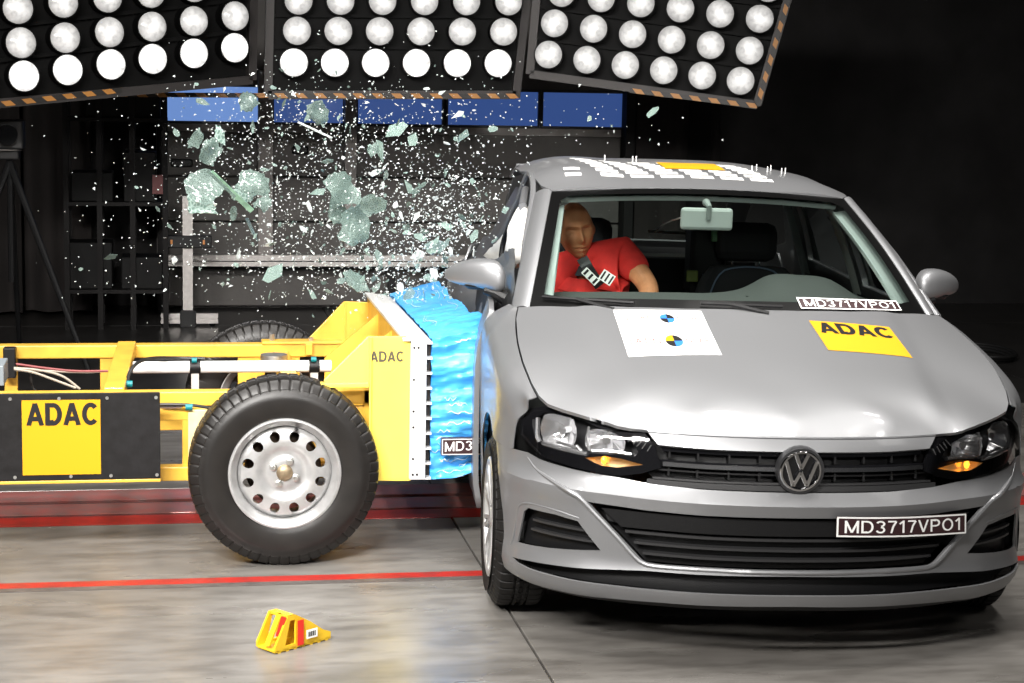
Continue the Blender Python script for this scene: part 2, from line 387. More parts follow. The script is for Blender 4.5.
shard_m = shard_material('glass_crumbs', (.15, .23, .20), (.34, .45, .41), 60, .2, .1)
shard_w = shard_material('bright_glass_crumbs', (.45, .52, .50), (.75, .8, .79), 60, .3, .1)

# ------------------------------------------------------------------ the hall
def structure(o): o['kind'] = 'structure'; return o
YB = 14.3
fl = structure(MB().bb((-8, -3, -.30), (12, 17.2, -.012)).build('floor', slot_m, None, None))
xs = [-8, -2.9, 1.125, 5.15, 12]; ysl = [(-3, .9), (.9, 4.9), (4.9, 7.545), (8.185, 10.0), (10.0, 13.4), (13.4, 17.2)]
for a, b in zip(xs[:-1], xs[1:]):
    for c_, d_ in ysl:
        o = MB().bb((a+.004, c_+.004, -.2), (b-.004, d_-.004, 0)).build('floor_slab', floor_m if d_ <= 10 else floor_dk, fl, None, bevel=.002)
for (y0, y1, m_, n_) in ((7.549, 7.70, floor_line_m, 'red_edge_strip'), (7.735, 7.925, floor_red_sheen, 'guide_rail'), (7.985, 8.18, floor_red_sheen, 'guide_rail')):
    MB().bb((-8, y0, -.2), (12, y1, .0005)).build(n_, m_, fl, None, bevel=.002)
MB().bb((-8, 6.63, .0005), (12, 6.70, .0022)).build('red_floor_line', floor_line_m, fl, None)
MB().bb((-8, 6.585, .0003), (12, 6.632, .0018)).build('floor_shadow_strip', mat('strip_shadow_tone', (.10, .085, .08), .35, 0, 20, .3), fl, None)  # grey shadow strip along the red line, shade laid down as colour

wall_parts = structure(MB().bb((-8, YB+.25, 0), (12, YB+.5, 7.5)).build('wall_back', wall_m, None, None))
structure(MB().bb((-8.2, -3, 0), (-8, 17, 7.5)).build('wall_left', wall_m, None, None))
structure(MB().bb((12, -3, 0), (12.2, 17, 7.5)).build('wall_right', wall_m, None, None))
structure(MB().bb((-8.2, -3, 7.5), (12.2, 17.2, 7.7)).build('ceiling', ceil_m, None, None))

# sectional gate with its row of windows
DX0, DX1 = -.06, 3.40
dr = structure(MB().bb((DX0-.05, YB+.10, 0), (DX1+.05, YB+.2, 3.2)).build('door_1', door_m, None, None))
pz = [at(300, v, 1, YB).z for v in (319, 268, 222, 177, 132)]
pz[0] = 0.02
for z0, z1 in zip(pz[:-1], pz[1:]):
    MB().bb((DX0, YB, z0+.006), (DX1, YB+.09, z1-.006)).build('door_panel', door_m, dr, None, bevel=.006)
MB().bb((DX0, YB, 1.66), (DX1, YB+.09, 2.3)).build('door_panel', door_m, dr, None, bevel=.006)
pane_l = mat('pane_daylight_pale', (.05, .1, .2), .1, emit=(.15, .27, .60), es=1.0)
pane_d = mat('pane_daylight_blue', (.02, .05, .12), .1, emit=(.035, .075, .24), es=.95)
zt, zb = 1.655, 1.40
wx = [at(u, 112, 1, YB).x for u in (165, 258, 274, 343, 358, 442, 448, 538, 543, 628)]
MB().bb((DX0, YB-.01, pz[-1]-.004), (DX1, YB+.09, zb-.012)).build('window_rail', post_m, dr, None)
for k in range(5):
    x0, x1 = wx[2*k], wx[2*k+1]
    fr = MB()
    fr.bb((x0-.018, YB-.012, zb-.02), (x1+.018, YB+.06, zb)).bb((x0-.018, YB-.012, zt), (x1+.018, YB+.06, zt+.02))
    fr.bb((x0-.018, YB-.012, zb), (x0, YB+.06, zt)).bb((x1, YB-.012, zb), (x1+.018, YB+.06, zt))
    f_ = fr.build('window_frame', mat('frame_dark', (.04, .04, .042), .5) if k == 0 else bpy.data.materials['frame_dark'], dr, None)
    MB().bb((x0, YB+.02, zb), (x1, YB+.03, zt)).build('pane', pane_l if k == 0 else pane_d, f_, None)
for (u0, u1, v0, v1) in ((258, 273, 70, 255), (344, 357, 70, 250)):
    a = at(u0, v1, 1, YB-.1); b = at(u1, v0, 1, YB-.1)
    MB().bb((a.x, YB-.12, a.z), (b.x, YB-.02, b.z)).build('door_post', post_m, dr, None, bevel=.004)
for u in (165, 632):
    a = at(u, 100, 1, YB-.05); MB().bb((a.x-.06, YB-.14, 0), (a.x+.01, YB+.1, 2.4)).build('door_jamb', wall_m, dr, None)
for (u, v, w_) in ((182, 163, .16), (300, 150, .12)):
    a = at(u, v, 1, YB-.02); MB().box(a, (w_, .05, .06)).build('door_handle', black_pl, dr, None, bevel=.01)

# long aluminium rail on its feet in front of the gate
br = empty('aluminium_rail', (1.6, YB-.35, 0)); tag(br, 'long horizontal aluminium profile rail running along the grey gate behind the flying glass', 'rail')
za = at(300, 255, 1, YB-.35).z; zc = at(300, 266, 1, YB-.35).z
xa = at(165, 260, 1, YB-.35).x
def loc_(o, r): return (o[0]-r.location.x, o[1]-r.location.y, o[2]-r.location.z)
m_ = MB(); h_ = za-zc
for z0, z1 in ((zc, zc+h_*.40), (zc+h_*.5, zc+h_)):
    m_.bb(loc_((xa, YB-.38, z0), br), loc_((3.3, YB-.32, z1), br))
m_.build('profile', alum_d, br, None)
MB().bb(loc_((xa+.01, YB-.365, zc+h_*.3), br), loc_((3.29, YB-.33, zc+h_*.6), br)).build('groove', black_pl, br, None)
for x in (xa+.15, 1.6, 3.1):
    MB().bb(loc_((x-.03, YB-.37, 0), br), loc_((x+.03, YB-.33, zc), br)).build('foot', black_pl, br, None)

# T-foot column
cb = at(188, 326, 2, 0.); cs = empty('profile_column', (cb.x, cb.y, 0)); tag(cs, 'upright aluminium profile column with crossbar foot and dark clamp in front of gate', 'stand')
ht = at(186, 196, 1, cb.y).z; zf0 = at(190, 323, 1, cb.y).z; zf1 = at(190, 313, 1, cb.y).z
fx0 = at(161, 318, 1, cb.y).x-cb.x; fx1 = at(218, 318, 1, cb.y).x-cb.x
m_ = MB()
for dx in (-.024, .0, .024): m_.bb((dx-.010, -.03, .05), (dx+.010, .03, ht))
m_.bb((-.022, -.022, .05), (.022, .022, ht-.003)); m_.build('column', alum_d, cs, None)
m_ = MB()
for z0, z1 in ((zf0, zf0+.03), (zf0+.038, zf1)): m_.bb((fx0, -.03, z0), (fx1, .03, z1))
m_.bb((fx0+.004, -.02, zf0), (fx1-.004, .02, zf1)); m_.build('crossbar', alum_d, cs, None)
MB().box((0, -.04, (zf0+zf1)/2), (.11, .04, .12)).build('foot_bracket', black_pl, cs, None, bevel=.005)
zz = at(186, 241, 1, cb.y).z
c_ = MB().box((0, -.05, zz), (.33, .06, .085)).build('clamp_box', black_pl, cs, None, bevel=.006)
for dx in (-.11, .11): MB().box((dx, -.083, zz), (.014, .006, .03)).build('orange_mark', mat('orange_mark', (.6, .22, .03), .5) if dx < 0 else bpy.data.materials['orange_mark'], c_, None)
for dx in (fx0+.04, 0, fx1-.04): MB().cyl((dx, 0, zf0/2+.003), (0, 0, 1), .018, zf0+.006, 10, .03).build('levelling_foot', black_pl, cs, None)

# black drapes right of the gate and at the far left
def drape(u0, u1, y, zt_, label, name='stage_drape', amp=.085, seed=0, group=None):
    x0 = at(u0, 250, 1, y).x; x1 = at(u1, 250, 1, y).x; n = max(30, int((x1-x0)/.018)); rr = random.Random(seed); ph = [rr.uniform(0, 6) for _ in range(4)]
    def yy(x, z):
        k = .55+.45*(1-z/zt_)
        return y+k*amp*(math.sin(x*19+ph[0])+.6*math.sin(x*31+ph[1]+z*.25)+.5*math.sin(x*7+ph[2]))
    zs = [.03, .6, 1.3, 2.0, 2.8, zt_]
    vs = [(x0+(x1-x0)*i/n, yy(x0+(x1-x0)*i/n, z), z) for z in zs for i in range(n+1)]
    fs = [(j*(n+1)+i, j*(n+1)+i+1, (j+1)*(n+1)+i+1, (j+1)*(n+1)+i) for j in range(len(zs)-1) for i in range(n)]
    o = pydata(name, vs, fs, drape_m, None, 60); solidify(o, .006); tag(o, label, 'curtain', group); return o
drape(632, 684, 14.2, 4.6, 'narrow black drape hanging beside the right edge of the gate', seed=1, amp=.03)
drape(688, 792, 14.6, 4.6, 'black pleated drape directly behind the silver car roof', seed=2, amp=.035)
drape(788, 880, 14.8, 4.6, 'black pleated drape behind the top of the right windscreen pillar', seed=3)
drape(877, 968, 15.0, 4.6, 'black pleated drape above the car mirror at the right', seed=4)
drape(964, 1075, 15.2, 4.6, 'black pleated drape at the right edge of the picture', seed=5)
drape(-45, 22, 13.9, 4.6, 'black drape at the far left behind the tripod', seed=6, amp=.04)
drape(24, 92, 14.0, 4.6, 'black drape between the tripod and the equipment rack', seed=7, amp=.04)

# dark equipment rack left of the gate
rp = at(118, 330, 1, 13.4); rk = empty('equipment_rack', (rp.x, 13.4, 0)); tag(rk, 'tall dark equipment rack left of the gate with small red panel', 'rack')
rk_m = mat('rack_dark_steel', (.012, .011, .011), .6, 0, spec=.15)
rk_b = mat('rack_box_black', (.009, .009, .009), .6, spec=.15)
for dx in (-.33, -.11, .11, .33):
    for dy in (-.18, .18): MB().bb((dx-.018, dy-.018, 0), (dx+.018, dy+.018, 2.3)).build('upright', rk_m, rk, None)
for z in (.25, .85, 1.42, 1.95, 2.28): MB().bb((-.35, -.2, z), (.35, .2, z+.025)).build('shelf', rk_m, rk, None)
for (x, z, w_, h_) in ((-.18, .275, .3, .32), (.17, .275, .28, .22), (-.16, .875, .28, .2), (.16, .875, .22, .34), (.05, 1.445, .5, .16)):
    MB().bb((x-w_/2, -.15, z), (x+w_/2, .14, z+h_)).build('instrument_box', rk_b, rk, None, bevel=.008)
MB().box((.28, -.21, 1.0), (.07, .01, .13)).build('red_panel', mat('dark_red_panel', (.12, .012, .012), .5), rk, None)

# tripod with camera
tp = at(12, 300, 1, 11.6); tr = empty('camera_tripod', (tp.x, 11.6, 0)); tag(tr, 'black tripod standing in the dark at the left edge', 'tripod')
hz = at(12, 163, 1, 11.6).z
for a in (-.5, PI+.5, PI/2):
    MB().tube([(0, 0, hz), (.26*math.cos(a), .26*math.sin(a), hz*.5), (.52*math.cos(a), .52*math.sin(a), .0)], [.022, .018, .014], 8).build('leg', black_pl, tr)
MB().tube([(0, 0, hz*.42), (0, 0, hz+.06)], .018).build('centre_column', black_pl, tr)
MB().box((0, 0, hz+.05), (.12, .12, .06)).build('pan_head', black_pl, tr, None, bevel=.01)
cm_ = empty('film_camera', (tp.x, 11.6, hz+.08)); tag(cm_, 'small dark camera in a pale rimmed housing on top of the tripod', 'camera')
MB().box((0, .02, .09), (.17, .22, .17)).build('body', grey_pl, cm_, None, bevel=.01)
MB().tube([(.09*sx, -.1, .09+.09*sz) for sx, sz in ((-1, -1), (1, -1), (1, 1), (-1, 1))], .010, 6, closed=True).build('front_rim', post_m, cm_)
MB().cyl((0, -.12, .09), (0, 1, 0), .06, .07, 24).build('lens', black_gl, cm_)

# coil of black cable on the floor at the right
cp_ = at(975, 357, 2, 0); n_ = 60
m_ = MB()
for k in range(3): m_.tube([(cp_.x+(.22+.012*k)*math.cos(a), cp_.y+(.3+.015*k)*math.sin(a), .012+.016*k+.004*math.sin(a*3)) for a in [2*PI*i/n_ for i in range(n_)]], .012, 6, closed=True)
m_.tube([(cp_.x-.2, cp_.y+.05, .012), (cp_.x-.6, cp_.y+.3, .012), (cp_.x-1.1, cp_.y+.2, .012)], .011, 6)
o = m_.build('cable_coil', cable_m); tag(o, 'coiled black cable lying on the dark floor right of the car', 'cable')

# ------------------------------------------------------------------ hanging lamp banks
def lamp_emission(name, c, e, s):
    m = bpy.data.materials.new(name); m.use_nodes = True; nt = m.node_tree; L = nt.links.new; b = nt.nodes['Principled BSDF']
    tc = nt.nodes.new('ShaderNodeTexCoord'); ln = nt.nodes.new('ShaderNodeVectorMath'); ln.operation = 'LENGTH'; L(tc.outputs['Object'], ln.inputs[0])
    mr = nt.nodes.new('ShaderNodeMapRange'); mr.inputs['From Min'].default_value = .0; mr.inputs['From Max'].default_value = .085; mr.inputs['To Min'].default_value = c; mr.inputs['To Max'].default_value = e
    L(ln.outputs['Value'], mr.inputs['Value'])
    n = nt.nodes.new('ShaderNodeTexNoise'); n.inputs['Scale'].default_value = 22; n.inputs['Detail'].default_value = 2; L(tc.outputs['Object'], n.inputs['Vector'])
    mu = nt.nodes.new('ShaderNodeMath'); mu.operation = 'MULTIPLY'; L(mr.outputs['Result'], mu.inputs[0])
    mr2 = nt.nodes.new('ShaderNodeMapRange'); mr2.inputs['From Min'].default_value = .3; mr2.inputs['From Max'].default_value = .7; mr2.inputs['To Min'].default_value = .45*s; mr2.inputs['To Max'].default_value = 1.5*s
    L(n.outputs['Fac'], mr2.inputs['Value']); L(mr2.outputs['Result'], mu.inputs[1]); L(mu.outputs[0], b.inputs['Emission Strength'])
    b.inputs['Emission Color'].default_value = (1, .985, .96, 1); b.inputs['Base Color'].default_value = (.5, .5, .5, 1); b.inputs['Roughness'].default_value = .2; return m
lit_full = lamp_emission('lamp_glass_bright', 1.5, .7, 1.1)
lit_mid = lamp_emission('lamp_glass_dimmer', 1.15, .10, .85)
stripe_m = bpy.data.materials.new('hazard_stripes'); stripe_m.use_nodes = True
nt = stripe_m.node_tree; b_ = nt.nodes['Principled BSDF']; tc = nt.nodes.new('ShaderNodeTexCoord'); wv = nt.nodes.new('ShaderNodeTexWave'); wv.bands_direction = 'DIAGONAL'; wv.inputs['Scale'].default_value = 5.4
rp_ = nt.nodes.new('ShaderNodeValToRGB'); rp_.color_ramp.interpolation = 'CONSTANT'; rp_.color_ramp.elements[0].color = (.012, .01, .008, 1); rp_.color_ramp.elements[1].position = .55; rp_.color_ramp.elements[1].color = (.42, .18, .035, 1)
nt.links.new(tc.outputs['Object'], wv.inputs['Vector']); nt.links.new(wv.outputs['Fac'], rp_.inputs['Fac']); nt.links.new(rp_.outputs['Color'], b_.inputs['Base Color'])
def lamp_meshes(rad):
    hb = MB().lathe([(rad*1.02, 0), (rad*1.08, .0), (rad*1.08, .02), (rad*1.0, .10), (rad*.55, .20), (rad*.5, .26), (0.001, .26)], 28)
    h = bpy.data.meshes.new('lamp'); h.from_pydata(hb.v, [], hb.f); finish(h, bank_m, 35)
    out = [h]
    for mm in (lit_full, lit_mid):
        lb = MB().lathe([(0.0005, -.022), (rad*.3, -.020), (rad*.6, -.014), (rad*.85, -.006), (rad, .004)], 28)
        l = bpy.data.meshes.new('lens'); l.from_pydata(lb.v, [], lb.f); finish(l, mm, 60); out.append(l)
    return out
LM = lamp_meshes(.082)
def bank(name_label, corner_px, lamps_px, full_rows):
    """corner_px: outline of the hanging panel as (u, v, depth y); lamps sit on that plane"""
    P = [at(*c[:2], 1, c[2]) for c in corner_px]
    o3 = P[0]; ex = (P[1]-P[0]).normalized(); nrm = (P[1]-P[0]).cross(P[-1]-P[0]).normalized()
    if nrm.y > 0: nrm = -nrm
    ez = nrm.cross(ex) if nrm.cross(ex).z > 0 else ex.cross(nrm)
    ey = -nrm      # away from the viewer
    Mw = Matrix((ex, ey, ez)).transposed().to_4x4(); Mw.translation = o3
    root = empty('lamp_bank', mw=Mw); tag(root, name_label, 'lamp bank')
    inv = Mw.inverted(); camo = Vector((0, 0, CAMH))
    def plane(u, v):
        d = at(u, v, 1, 11.)-camo; t = (o3-camo).dot(nrm)/d.dot(nrm); p = inv@(camo+d*t); return p
    Q = [plane(c[0], c[1]) for c in corner_px]
    MB().prism(Q, lambda p: (p.x, .03, p.z), lambda p: (p.x, .06, p.z)).build('back_plate', bank_m, root, None)
    n = len(Q)
    for i in range(n):
        a, b = Q[i], Q[(i+1) % n]
        MB().beam((a.x, .015, a.z), (b.x, .015, b.z), .05, .05, up=(0, 1, 0)).build('frame_bar', bank_fr, root, None)
    rows = {}
    for (u, v, r) in lamps_px:
        p = plane(u, v); rows.setdefault(r, []).append(p)
        l = obj('lamp', LM[0], root); l.location = (p.x, -.10, p.z); l.rotation_euler = (-PI/2, rnd.uniform(-PI, PI)*0, 0)
        g = obj('lens', LM[1] if r in full_rows else LM[2], l); g.rotation_euler = (0, 0, rnd.uniform(0, 6))
    for r, ps in rows.items():
        a, b = min(ps, key=lambda p: p.x), max(ps, key=lambda p: p.x); dz = b.z-a.z
        MB().beam((a.x-.12, .005, a.z+.09), (b.x+.12, .005, b.z+.09), .02, .02, up=(0, 1, 0)).build('cross_rail', bank_m, root, None)
    return root, plane
def stripes(root, plane, pts, w_=.028):
    for a, b in zip(pts[:-1], pts[1:]):
        A, B_ = plane(*a), plane(*b); MB().beam((A.x, -.012, A.z), (B_.x, -.012, B_.z), .008, w_, up=(0, 0, 1) if abs(A.x-B_.x) > abs(A.z-B_.z) else (1, 0, 0)).build('hazard_strip', stripe_m, root, None)
Lr = [[(19, 76), (62.5, 70), (105.5, 64.5), (147, 59), (188, 53.5), (228.5, 48)], [(16, 43), (60, 38), (104, 32.5), (146.5, 27), (188, 21.5), (229, 16.5)], [(13, 9), (58, 3), (102, -2), (145, -6.5), (188, -12), (230, -17)]]
lam = [(u, v, i) for i, r in enumerate(Lr) for u, v in r]+[(r[0][0]-43, r[0][1]+5.5, i) for i, r in enumerate(Lr)]
rt, pl_ = bank('left hanging bank of round lamps, tilted down to the left', [(-50, 108, 10.6), (252, 80, 11.2), (254, -40, 11.2), (-60, -40, 10.6)], lam, (0,))
stripes(rt, pl_, [(-50, 110), (121, 90)])
Cr = [[(293+40.5*i, 62.5+.15*i, 0) for i in range(6)], [(296+41*i, 31+.2*i, 1) for i in range(6)], [(297.5+41.7*i, 1+.2*i, 2) for i in range(6)]]
rt, pl_ = bank('middle hanging bank of round lamps, level, above the flying glass', [(268, 95, 11.5), (516, 95, 11.5), (531, -40, 11.5), (271, -40, 11.5)], sum(Cr, []), (0,))
stripes(rt, pl_, [(121, 94.5), (268, 95.5), (520, 96)])
Rr = [[(550+38.1*i, 55+5.2*i, 0) for i in range(6)], [(556+38.7*i, 24+5.4*i, 1) for i in range(6)], [(563+39.3*i, -6.+5.1*i, 2) for i in range(6)], [(570+39.6*i, -37+5.2*i, 3) for i in (4, 5)]]
rt, pl_ = bank('right hanging bank of round lamps, tilted down to the right with striped edge', [(530, 74, 11.5), (757, 105, 11.1), (799, -40, 11.1), (540, -40, 11.5)], sum(Rr, []), ())
stripes(rt, pl_, [(630, 90.5), (757, 106), (797, -30)])
# the truss the banks hang from
tz = 3.6; ts = empty('ceiling_truss', (1.2, 11.9, tz)); tag(ts, 'dark steel truss above that carries the three lamp banks', 'truss')
for y in (-.2, .2): MB().tube([(-3.2, y, 0), (3.4, y, 0)], .03).build('chord', bank_m, ts)
for x in (-2.6, -1.1, -.4, .7, 1.4, 2.4): MB().tube([(x, 0, 0), (x, -.1, -.95)], .018).build('hanger', bank_m, ts)
for x in (-3, 3.2): MB().tube([(x, 0, 0), (x, 0, 7.5-tz)], .02).build('suspension_rod', bank_m, ts)

# ------------------------------------------------------------------ the barrier trolley
def place(parent_name, loc): return empty(parent_name, loc)
TR = (0.4, 7.68, 0)
tr = empty('crash_trolley', TR); tag(tr, 'yellow crash test barrier trolley with black side board and blue deformable block', 'trolley')
TO = Vector(TR)
def L_(v): return Vector(v)-TO
def aty(u, v, y): return at(u, v, 1, y)-TO

def tyre_mesh(name, R, W, rim, m, tread=60, face_round=.03):
    """axis along z, outer face at z=0, tyre body towards -z; tread cut by cross grooves"""
    hw = W
    prof = [(rim-.012, -.022), (rim, -.006), (rim+.012, 0.0), (rim+.03, .004), ((rim+R)/2, .010), (R-.055, .007), (R-.05, .004), (R-.036, .001), (R-.034, -.003), (R-.014, -.012), (R-.004, -.022), (R, -.04),
            (R, -.065), (R-.008, -.066), (R-.008, -.074), (R, -.075), (R+.001, -hw/2+.008), (R-.008, -hw/2+.006), (R-.008, -hw/2-.006), (R+.001, -hw/2-.008), (R, -hw+.075), (R-.008, -hw+.074), (R-.008, -hw+.066), (R, -hw+.065), (R, -hw+.04),
            (R-.004, -hw+.022), (R-.014, -hw+.012), (R-.036, -hw-.001), ((rim+R)/2, -hw-.01), (rim+.012, -hw), (rim-.012, -hw+.02), (rim-.02, -hw+.03), (rim-.02, -.03), (rim-.012, -.022)]
    n = tread*8
    def mod(r, z, k):
        if r > R-.037 and k % 8 == 0: return r-.006
        return r
    mb = MB().lathe(prof, n, None, mod); me = bpy.data.meshes.new(name); me.from_pydata(mb.v, [], mb.f)
    bm = bmesh.new(); bm.from_mesh(me); bmesh.ops.recalc_face_normals(bm, faces=bm.faces); bm.to_mesh(me); bm.free(); finish(me, m, 30); return me

def disc_mesh(name, r0, r1, holes, depth, m, thick=.006, step=.012):
    out = [(r1*math.cos(2*PI*i/96), r1*math.sin(2*PI*i/96)) for i in range(96)]; hs = list(holes)
    if r0 > 0: hs.append([(r0*math.cos(2*PI*i/32), r0*math.sin(2*PI*i/32)) for i in range(32)])
    V, F_ = tri2d(out, hs, step); vs = [(x, y, depth(math.hypot(x, y), math.atan2(y, x))) for x, y in V]
    bm = bmesh.new(); bv = [bm.verts.new(v) for v in vs]
    for f in F_: bm.faces.new([bv[i] for i in f])
    bm.normal_update(); bmesh.ops.solidify(bm, geom=bm.faces[:], thickness=thick)
    me = bpy.data.meshes.new(name); bm.to_mesh(me); bm.free(); finish(me, m, 40); return me

# steel wheel of the trolley: 12 oval holes around a dished centre
RW = .3485; RR = .203
holes = []
for k in range(12):
    a = 2*PI*(k+.5)/12; c_ = (.137*math.cos(a), .137*math.sin(a))
    holes.append([(c_[0]+math.cos(a)*.021*math.cos(t)-math.sin(a)*.018*math.sin(t), c_[1]+math.sin(a)*.021*math.cos(t)+math.cos(a)*.018*math.sin(t)) for t in [2*PI*i/18 for i in range(18)]])
prof_r = [0, .03, .055, .068, .082, .095, .11, .16, .168, .176]; prof_z = [-.028, -.028, -.030, -.038, -.034, -.026, -.022, -.030, -.040, -.055]
disc = disc_mesh('rim_disc', .022, .176, holes, lambda r, a: float(np.interp(r, prof_r, prof_z)), alloy)
barrel = MB().lathe([(.176, -.055), (.172, -.04), (.178, -.022), (.186, -.016), (.190, -.004), (.198, .004), (.205, .003), (.207, -.004), (.203, -.008), (.196, -.012), (.192, -.05), (.170, -.09), (.168, -.16), (.2, -.2), (.205, -.2), (.195, -.17), (.19, -.06)], 96)
bme = bpy.data.meshes.new('rim'); bme.from_pydata(barrel.v, [], barrel.f); finish(bme, alloy, 35)
tyre_me = tyre_mesh('tyre', RW, .20, .2, rubber_t, 54)
hubb = MB().lathe([(0.0005, .012), (.012, .012), (.022, .008), (.030, 0), (.031, -.03)], 32); hme = bpy.data.meshes.new('hub_cap'); hme.from_pydata(hubb.v, [], hubb.f); finish(hme, mat('worn_hub_bronze', (.32, .25, .16), .45, .7, 60, .3), 35)
nutb = MB().lathe([(0.0005, .012), (.007, .012), (.0085, .009), (.0095, 0), (.014, -.002), (.015, -.006)], 16); nme = bpy.data.meshes.new('wheel_nut'); nme.from_pydata(nutb.v, [], nutb.f); finish(nme, steel, 35)
drumb = MB().lathe([(0.0005, -.10), (.13, -.10), (.14, -.11), (.14, -.17)], 32); dme = bpy.data.meshes.new('brake_drum'); dme.from_pydata(drumb.v, [], drumb.f); finish(dme, mat('rusty_drum', (.06, .035, .02), .7), 35)
def steel_wheel(loc, side, parent, ang=0.):
    w = obj('wheel', tyre_me, parent); w.location = loc; w.rotation_euler = (PI/2 if side < 0 else -PI/2, 0, 0)
    for nm, me in (('rim', bme), ('rim_disc', disc), ('brake_drum', dme)): obj(nm, me, w).rotation_euler = (0, 0, ang)
    h = obj('hub_cap', hme, w); h.location = (0, 0, -.022)
    for k in range(4):
        a = ang+PI/4+.32+k*PI/2; n_ = obj('wheel_nut', nme, w); n_.location = (.046*math.cos(a), .046*math.sin(a), -.022)
    v = MB().tube([(.165, 0, -.03), (.172, 0, .012)], .006, 8).build('valve', black_pl, w); v.rotation_euler = (0, 0, PI/2-.25)
    return w
wc = at(285, 473.5, 1, 6.83)
for x in (wc.x, wc.x-2.35):
    steel_wheel(L_((x, 6.83, RW)), -1, tr, .0); steel_wheel(L_((x, 8.53, RW)), 1, tr, .1)
    MB().cyl(L_((x, 7.68, RW-.02)), (0, 1, 0), .035, 1.45, 20).build('axle', steel, tr)

# chassis rails, near side y 7.06-7.12, far side y 8.10-8.18
NY, FY = 7.06, 8.06
def rail(y0, y1, u0, u1, va, vb, name='chassis_rail', x0=None, x1=None, m=yel):
    a = at(u0, va, 1, y0); b = at(u1, vb, 1, y0); xa_ = a.x if x0 is None else x0; xb_ = b.x if x1 is None else x1
    return MB().bb(L_((xa_, y0, b.z)), L_((xb_, y1, a.z))).build(name, m, tr, None, bevel=.004)
XB, XF = -2.25, at(375, 400, 1, NY).x
zN1 = at(150, 392, 1, NY).z; zN0 = at(200, 406, 1, NY).z; 
MB().bb(L_((XB, NY, zN0)), L_((XF, NY+.06, zN1))).build('chassis_rail', yel, tr, None, bevel=.005)
zM1 = at(180, 409, 1, NY).z; zM0 = at(180, 421, 1, NY).z
MB().bb(L_((XB, NY+.01, zM0)), L_((XF, NY+.05, zM1))).build('middle_rail', yel, tr, None, bevel=.004)
zL1 = at(180, 467, 1, NY).z; zL0 = at(180, 481, 1, NY).z
MB().bb(L_((XB, NY, zL0)), L_((XF, NY+.06, zL1))).build('lower_rail', yel, tr, None, bevel=.004)
zF1 = at(150, 345, 1, FY).z; zF0 = at(150, 358, 1, FY).z
XF2 = at(340, 350, 1, FY).x
MB().bb(L_((XB, FY, zF0)), L_((XF2+.1, FY+.07, zF1))).build('chassis_rail', yel, tr, None, bevel=.005)
zG1 = at(150, 383, 1, FY).z
MB().bb(L_((XB, FY, zL0)), L_((XF2+.1, FY+.06, zL1+.02))).build('lower_rail', yel, tr, None, bevel=.005)
# uprights between rails
for (u0, u1, y, zb_, zt_) in ((238, 265, FY, zL0, zF1), (288, 300, FY, zL0, zF1), (182, 202, NY, zL0, zN1), (100, 118, FY, zL0, zF1), (4, 17, FY, zL0, zF1)):
    a = at(u0, 370, 1, y).x; b = at(u1, 370, 1, y).x
    MB().bb(L_((a, y+.012, zb_)), L_((b, y+.05, zt_-.004))).build('upright', yel, tr, None, bevel=.003)
# plate (pale worn yellow) beside the wheel
a = at(188, 410, 1, NY-.02); b = at(215, 470, 1, NY-.02)
MB().bb(L_((a.x, NY-.02, b.z)), L_((b.x, NY-.01, a.z))).build('mounting_plate', mat('pale_worn_yellow', (.85, .68, .33), .4, 0, 20, .2), tr, None, bevel=.003)
# slanting cross tube
p0 = at(114, 389, 1, NY+.03); p1 = at(127, 343, 1, FY+.03); p0.z = zN1-.012; p1.z = zF1-.012
MB().beam(L_(p0), L_(p1), .075, .05).build('cross_tube', yel, tr, None, bevel=.004)
for x in (-1.2, -.2+1.05, 1.0-.42):
    MB().beam(L_((x, NY+.03, zL0+.03)), L_((x, FY+.03, zL0+.03)), .06, .06).build('cross_tube', yel, tr, None, bevel=.004)
# black board with the yellow square
BY = 6.90
ba = at(-260, 395, 1, BY).x; b1 = at(160, 392.5, 1, BY); b0 = at(160, 478.5, 1, BY)
bd = MB().bb(L_((ba, BY, b0.z)), L_((b1.x, BY+.015, b1.z))).build('side_board', board_m, tr, None, bevel=.002)
MB().bb(L_((ba, BY-.002, b0.z-.012)), L_((b1.x, BY+.14, b0.z-.001))).build('board_ledge', yel, tr, None, bevel=.002)
for x in (-.9, -.45, -.1): MB().bb(L_((x-.02, BY+.014, b0.z+.03)), L_((x+.02, NY+.005, b1.z-.06))).build('board_bracket', yel, tr, None)
s0 = at(21.5, 400.5, 1, BY-.003); s1 = at(101, 474, 1, BY-.003)
MB().bb(L_((s0.x, BY-.0025, s1.z)), L_((s1.x, BY-.0002, s0.z))).build('yellow_sticker', yel_st, bd, None)
t0 = at(26.5, 426, 1, BY-.004); t1 = at(97, 402.5, 1, BY-.004)
lettering('ADAC', lambda p: L_((p[0], BY-.0035, p[1])), t0.x, t1.x, t0.z, t1.z, blk_vinyl, bd, bold=.2)
for u, v in ((10, 397), (59, 397), (107, 396.5), (156, 396), (15, 477), (71, 476.5), (111, 475.5), (157, 475.5)):
    p = at(u, v, 1, BY-.003); p.z = b1.z-.018 if v < 430 else b0.z+.014
    MB().cyl(L_((p.x, BY-.002, p.z)), (0, 1, 0), .006, .006, 12).build('board_screw', steel, bd)
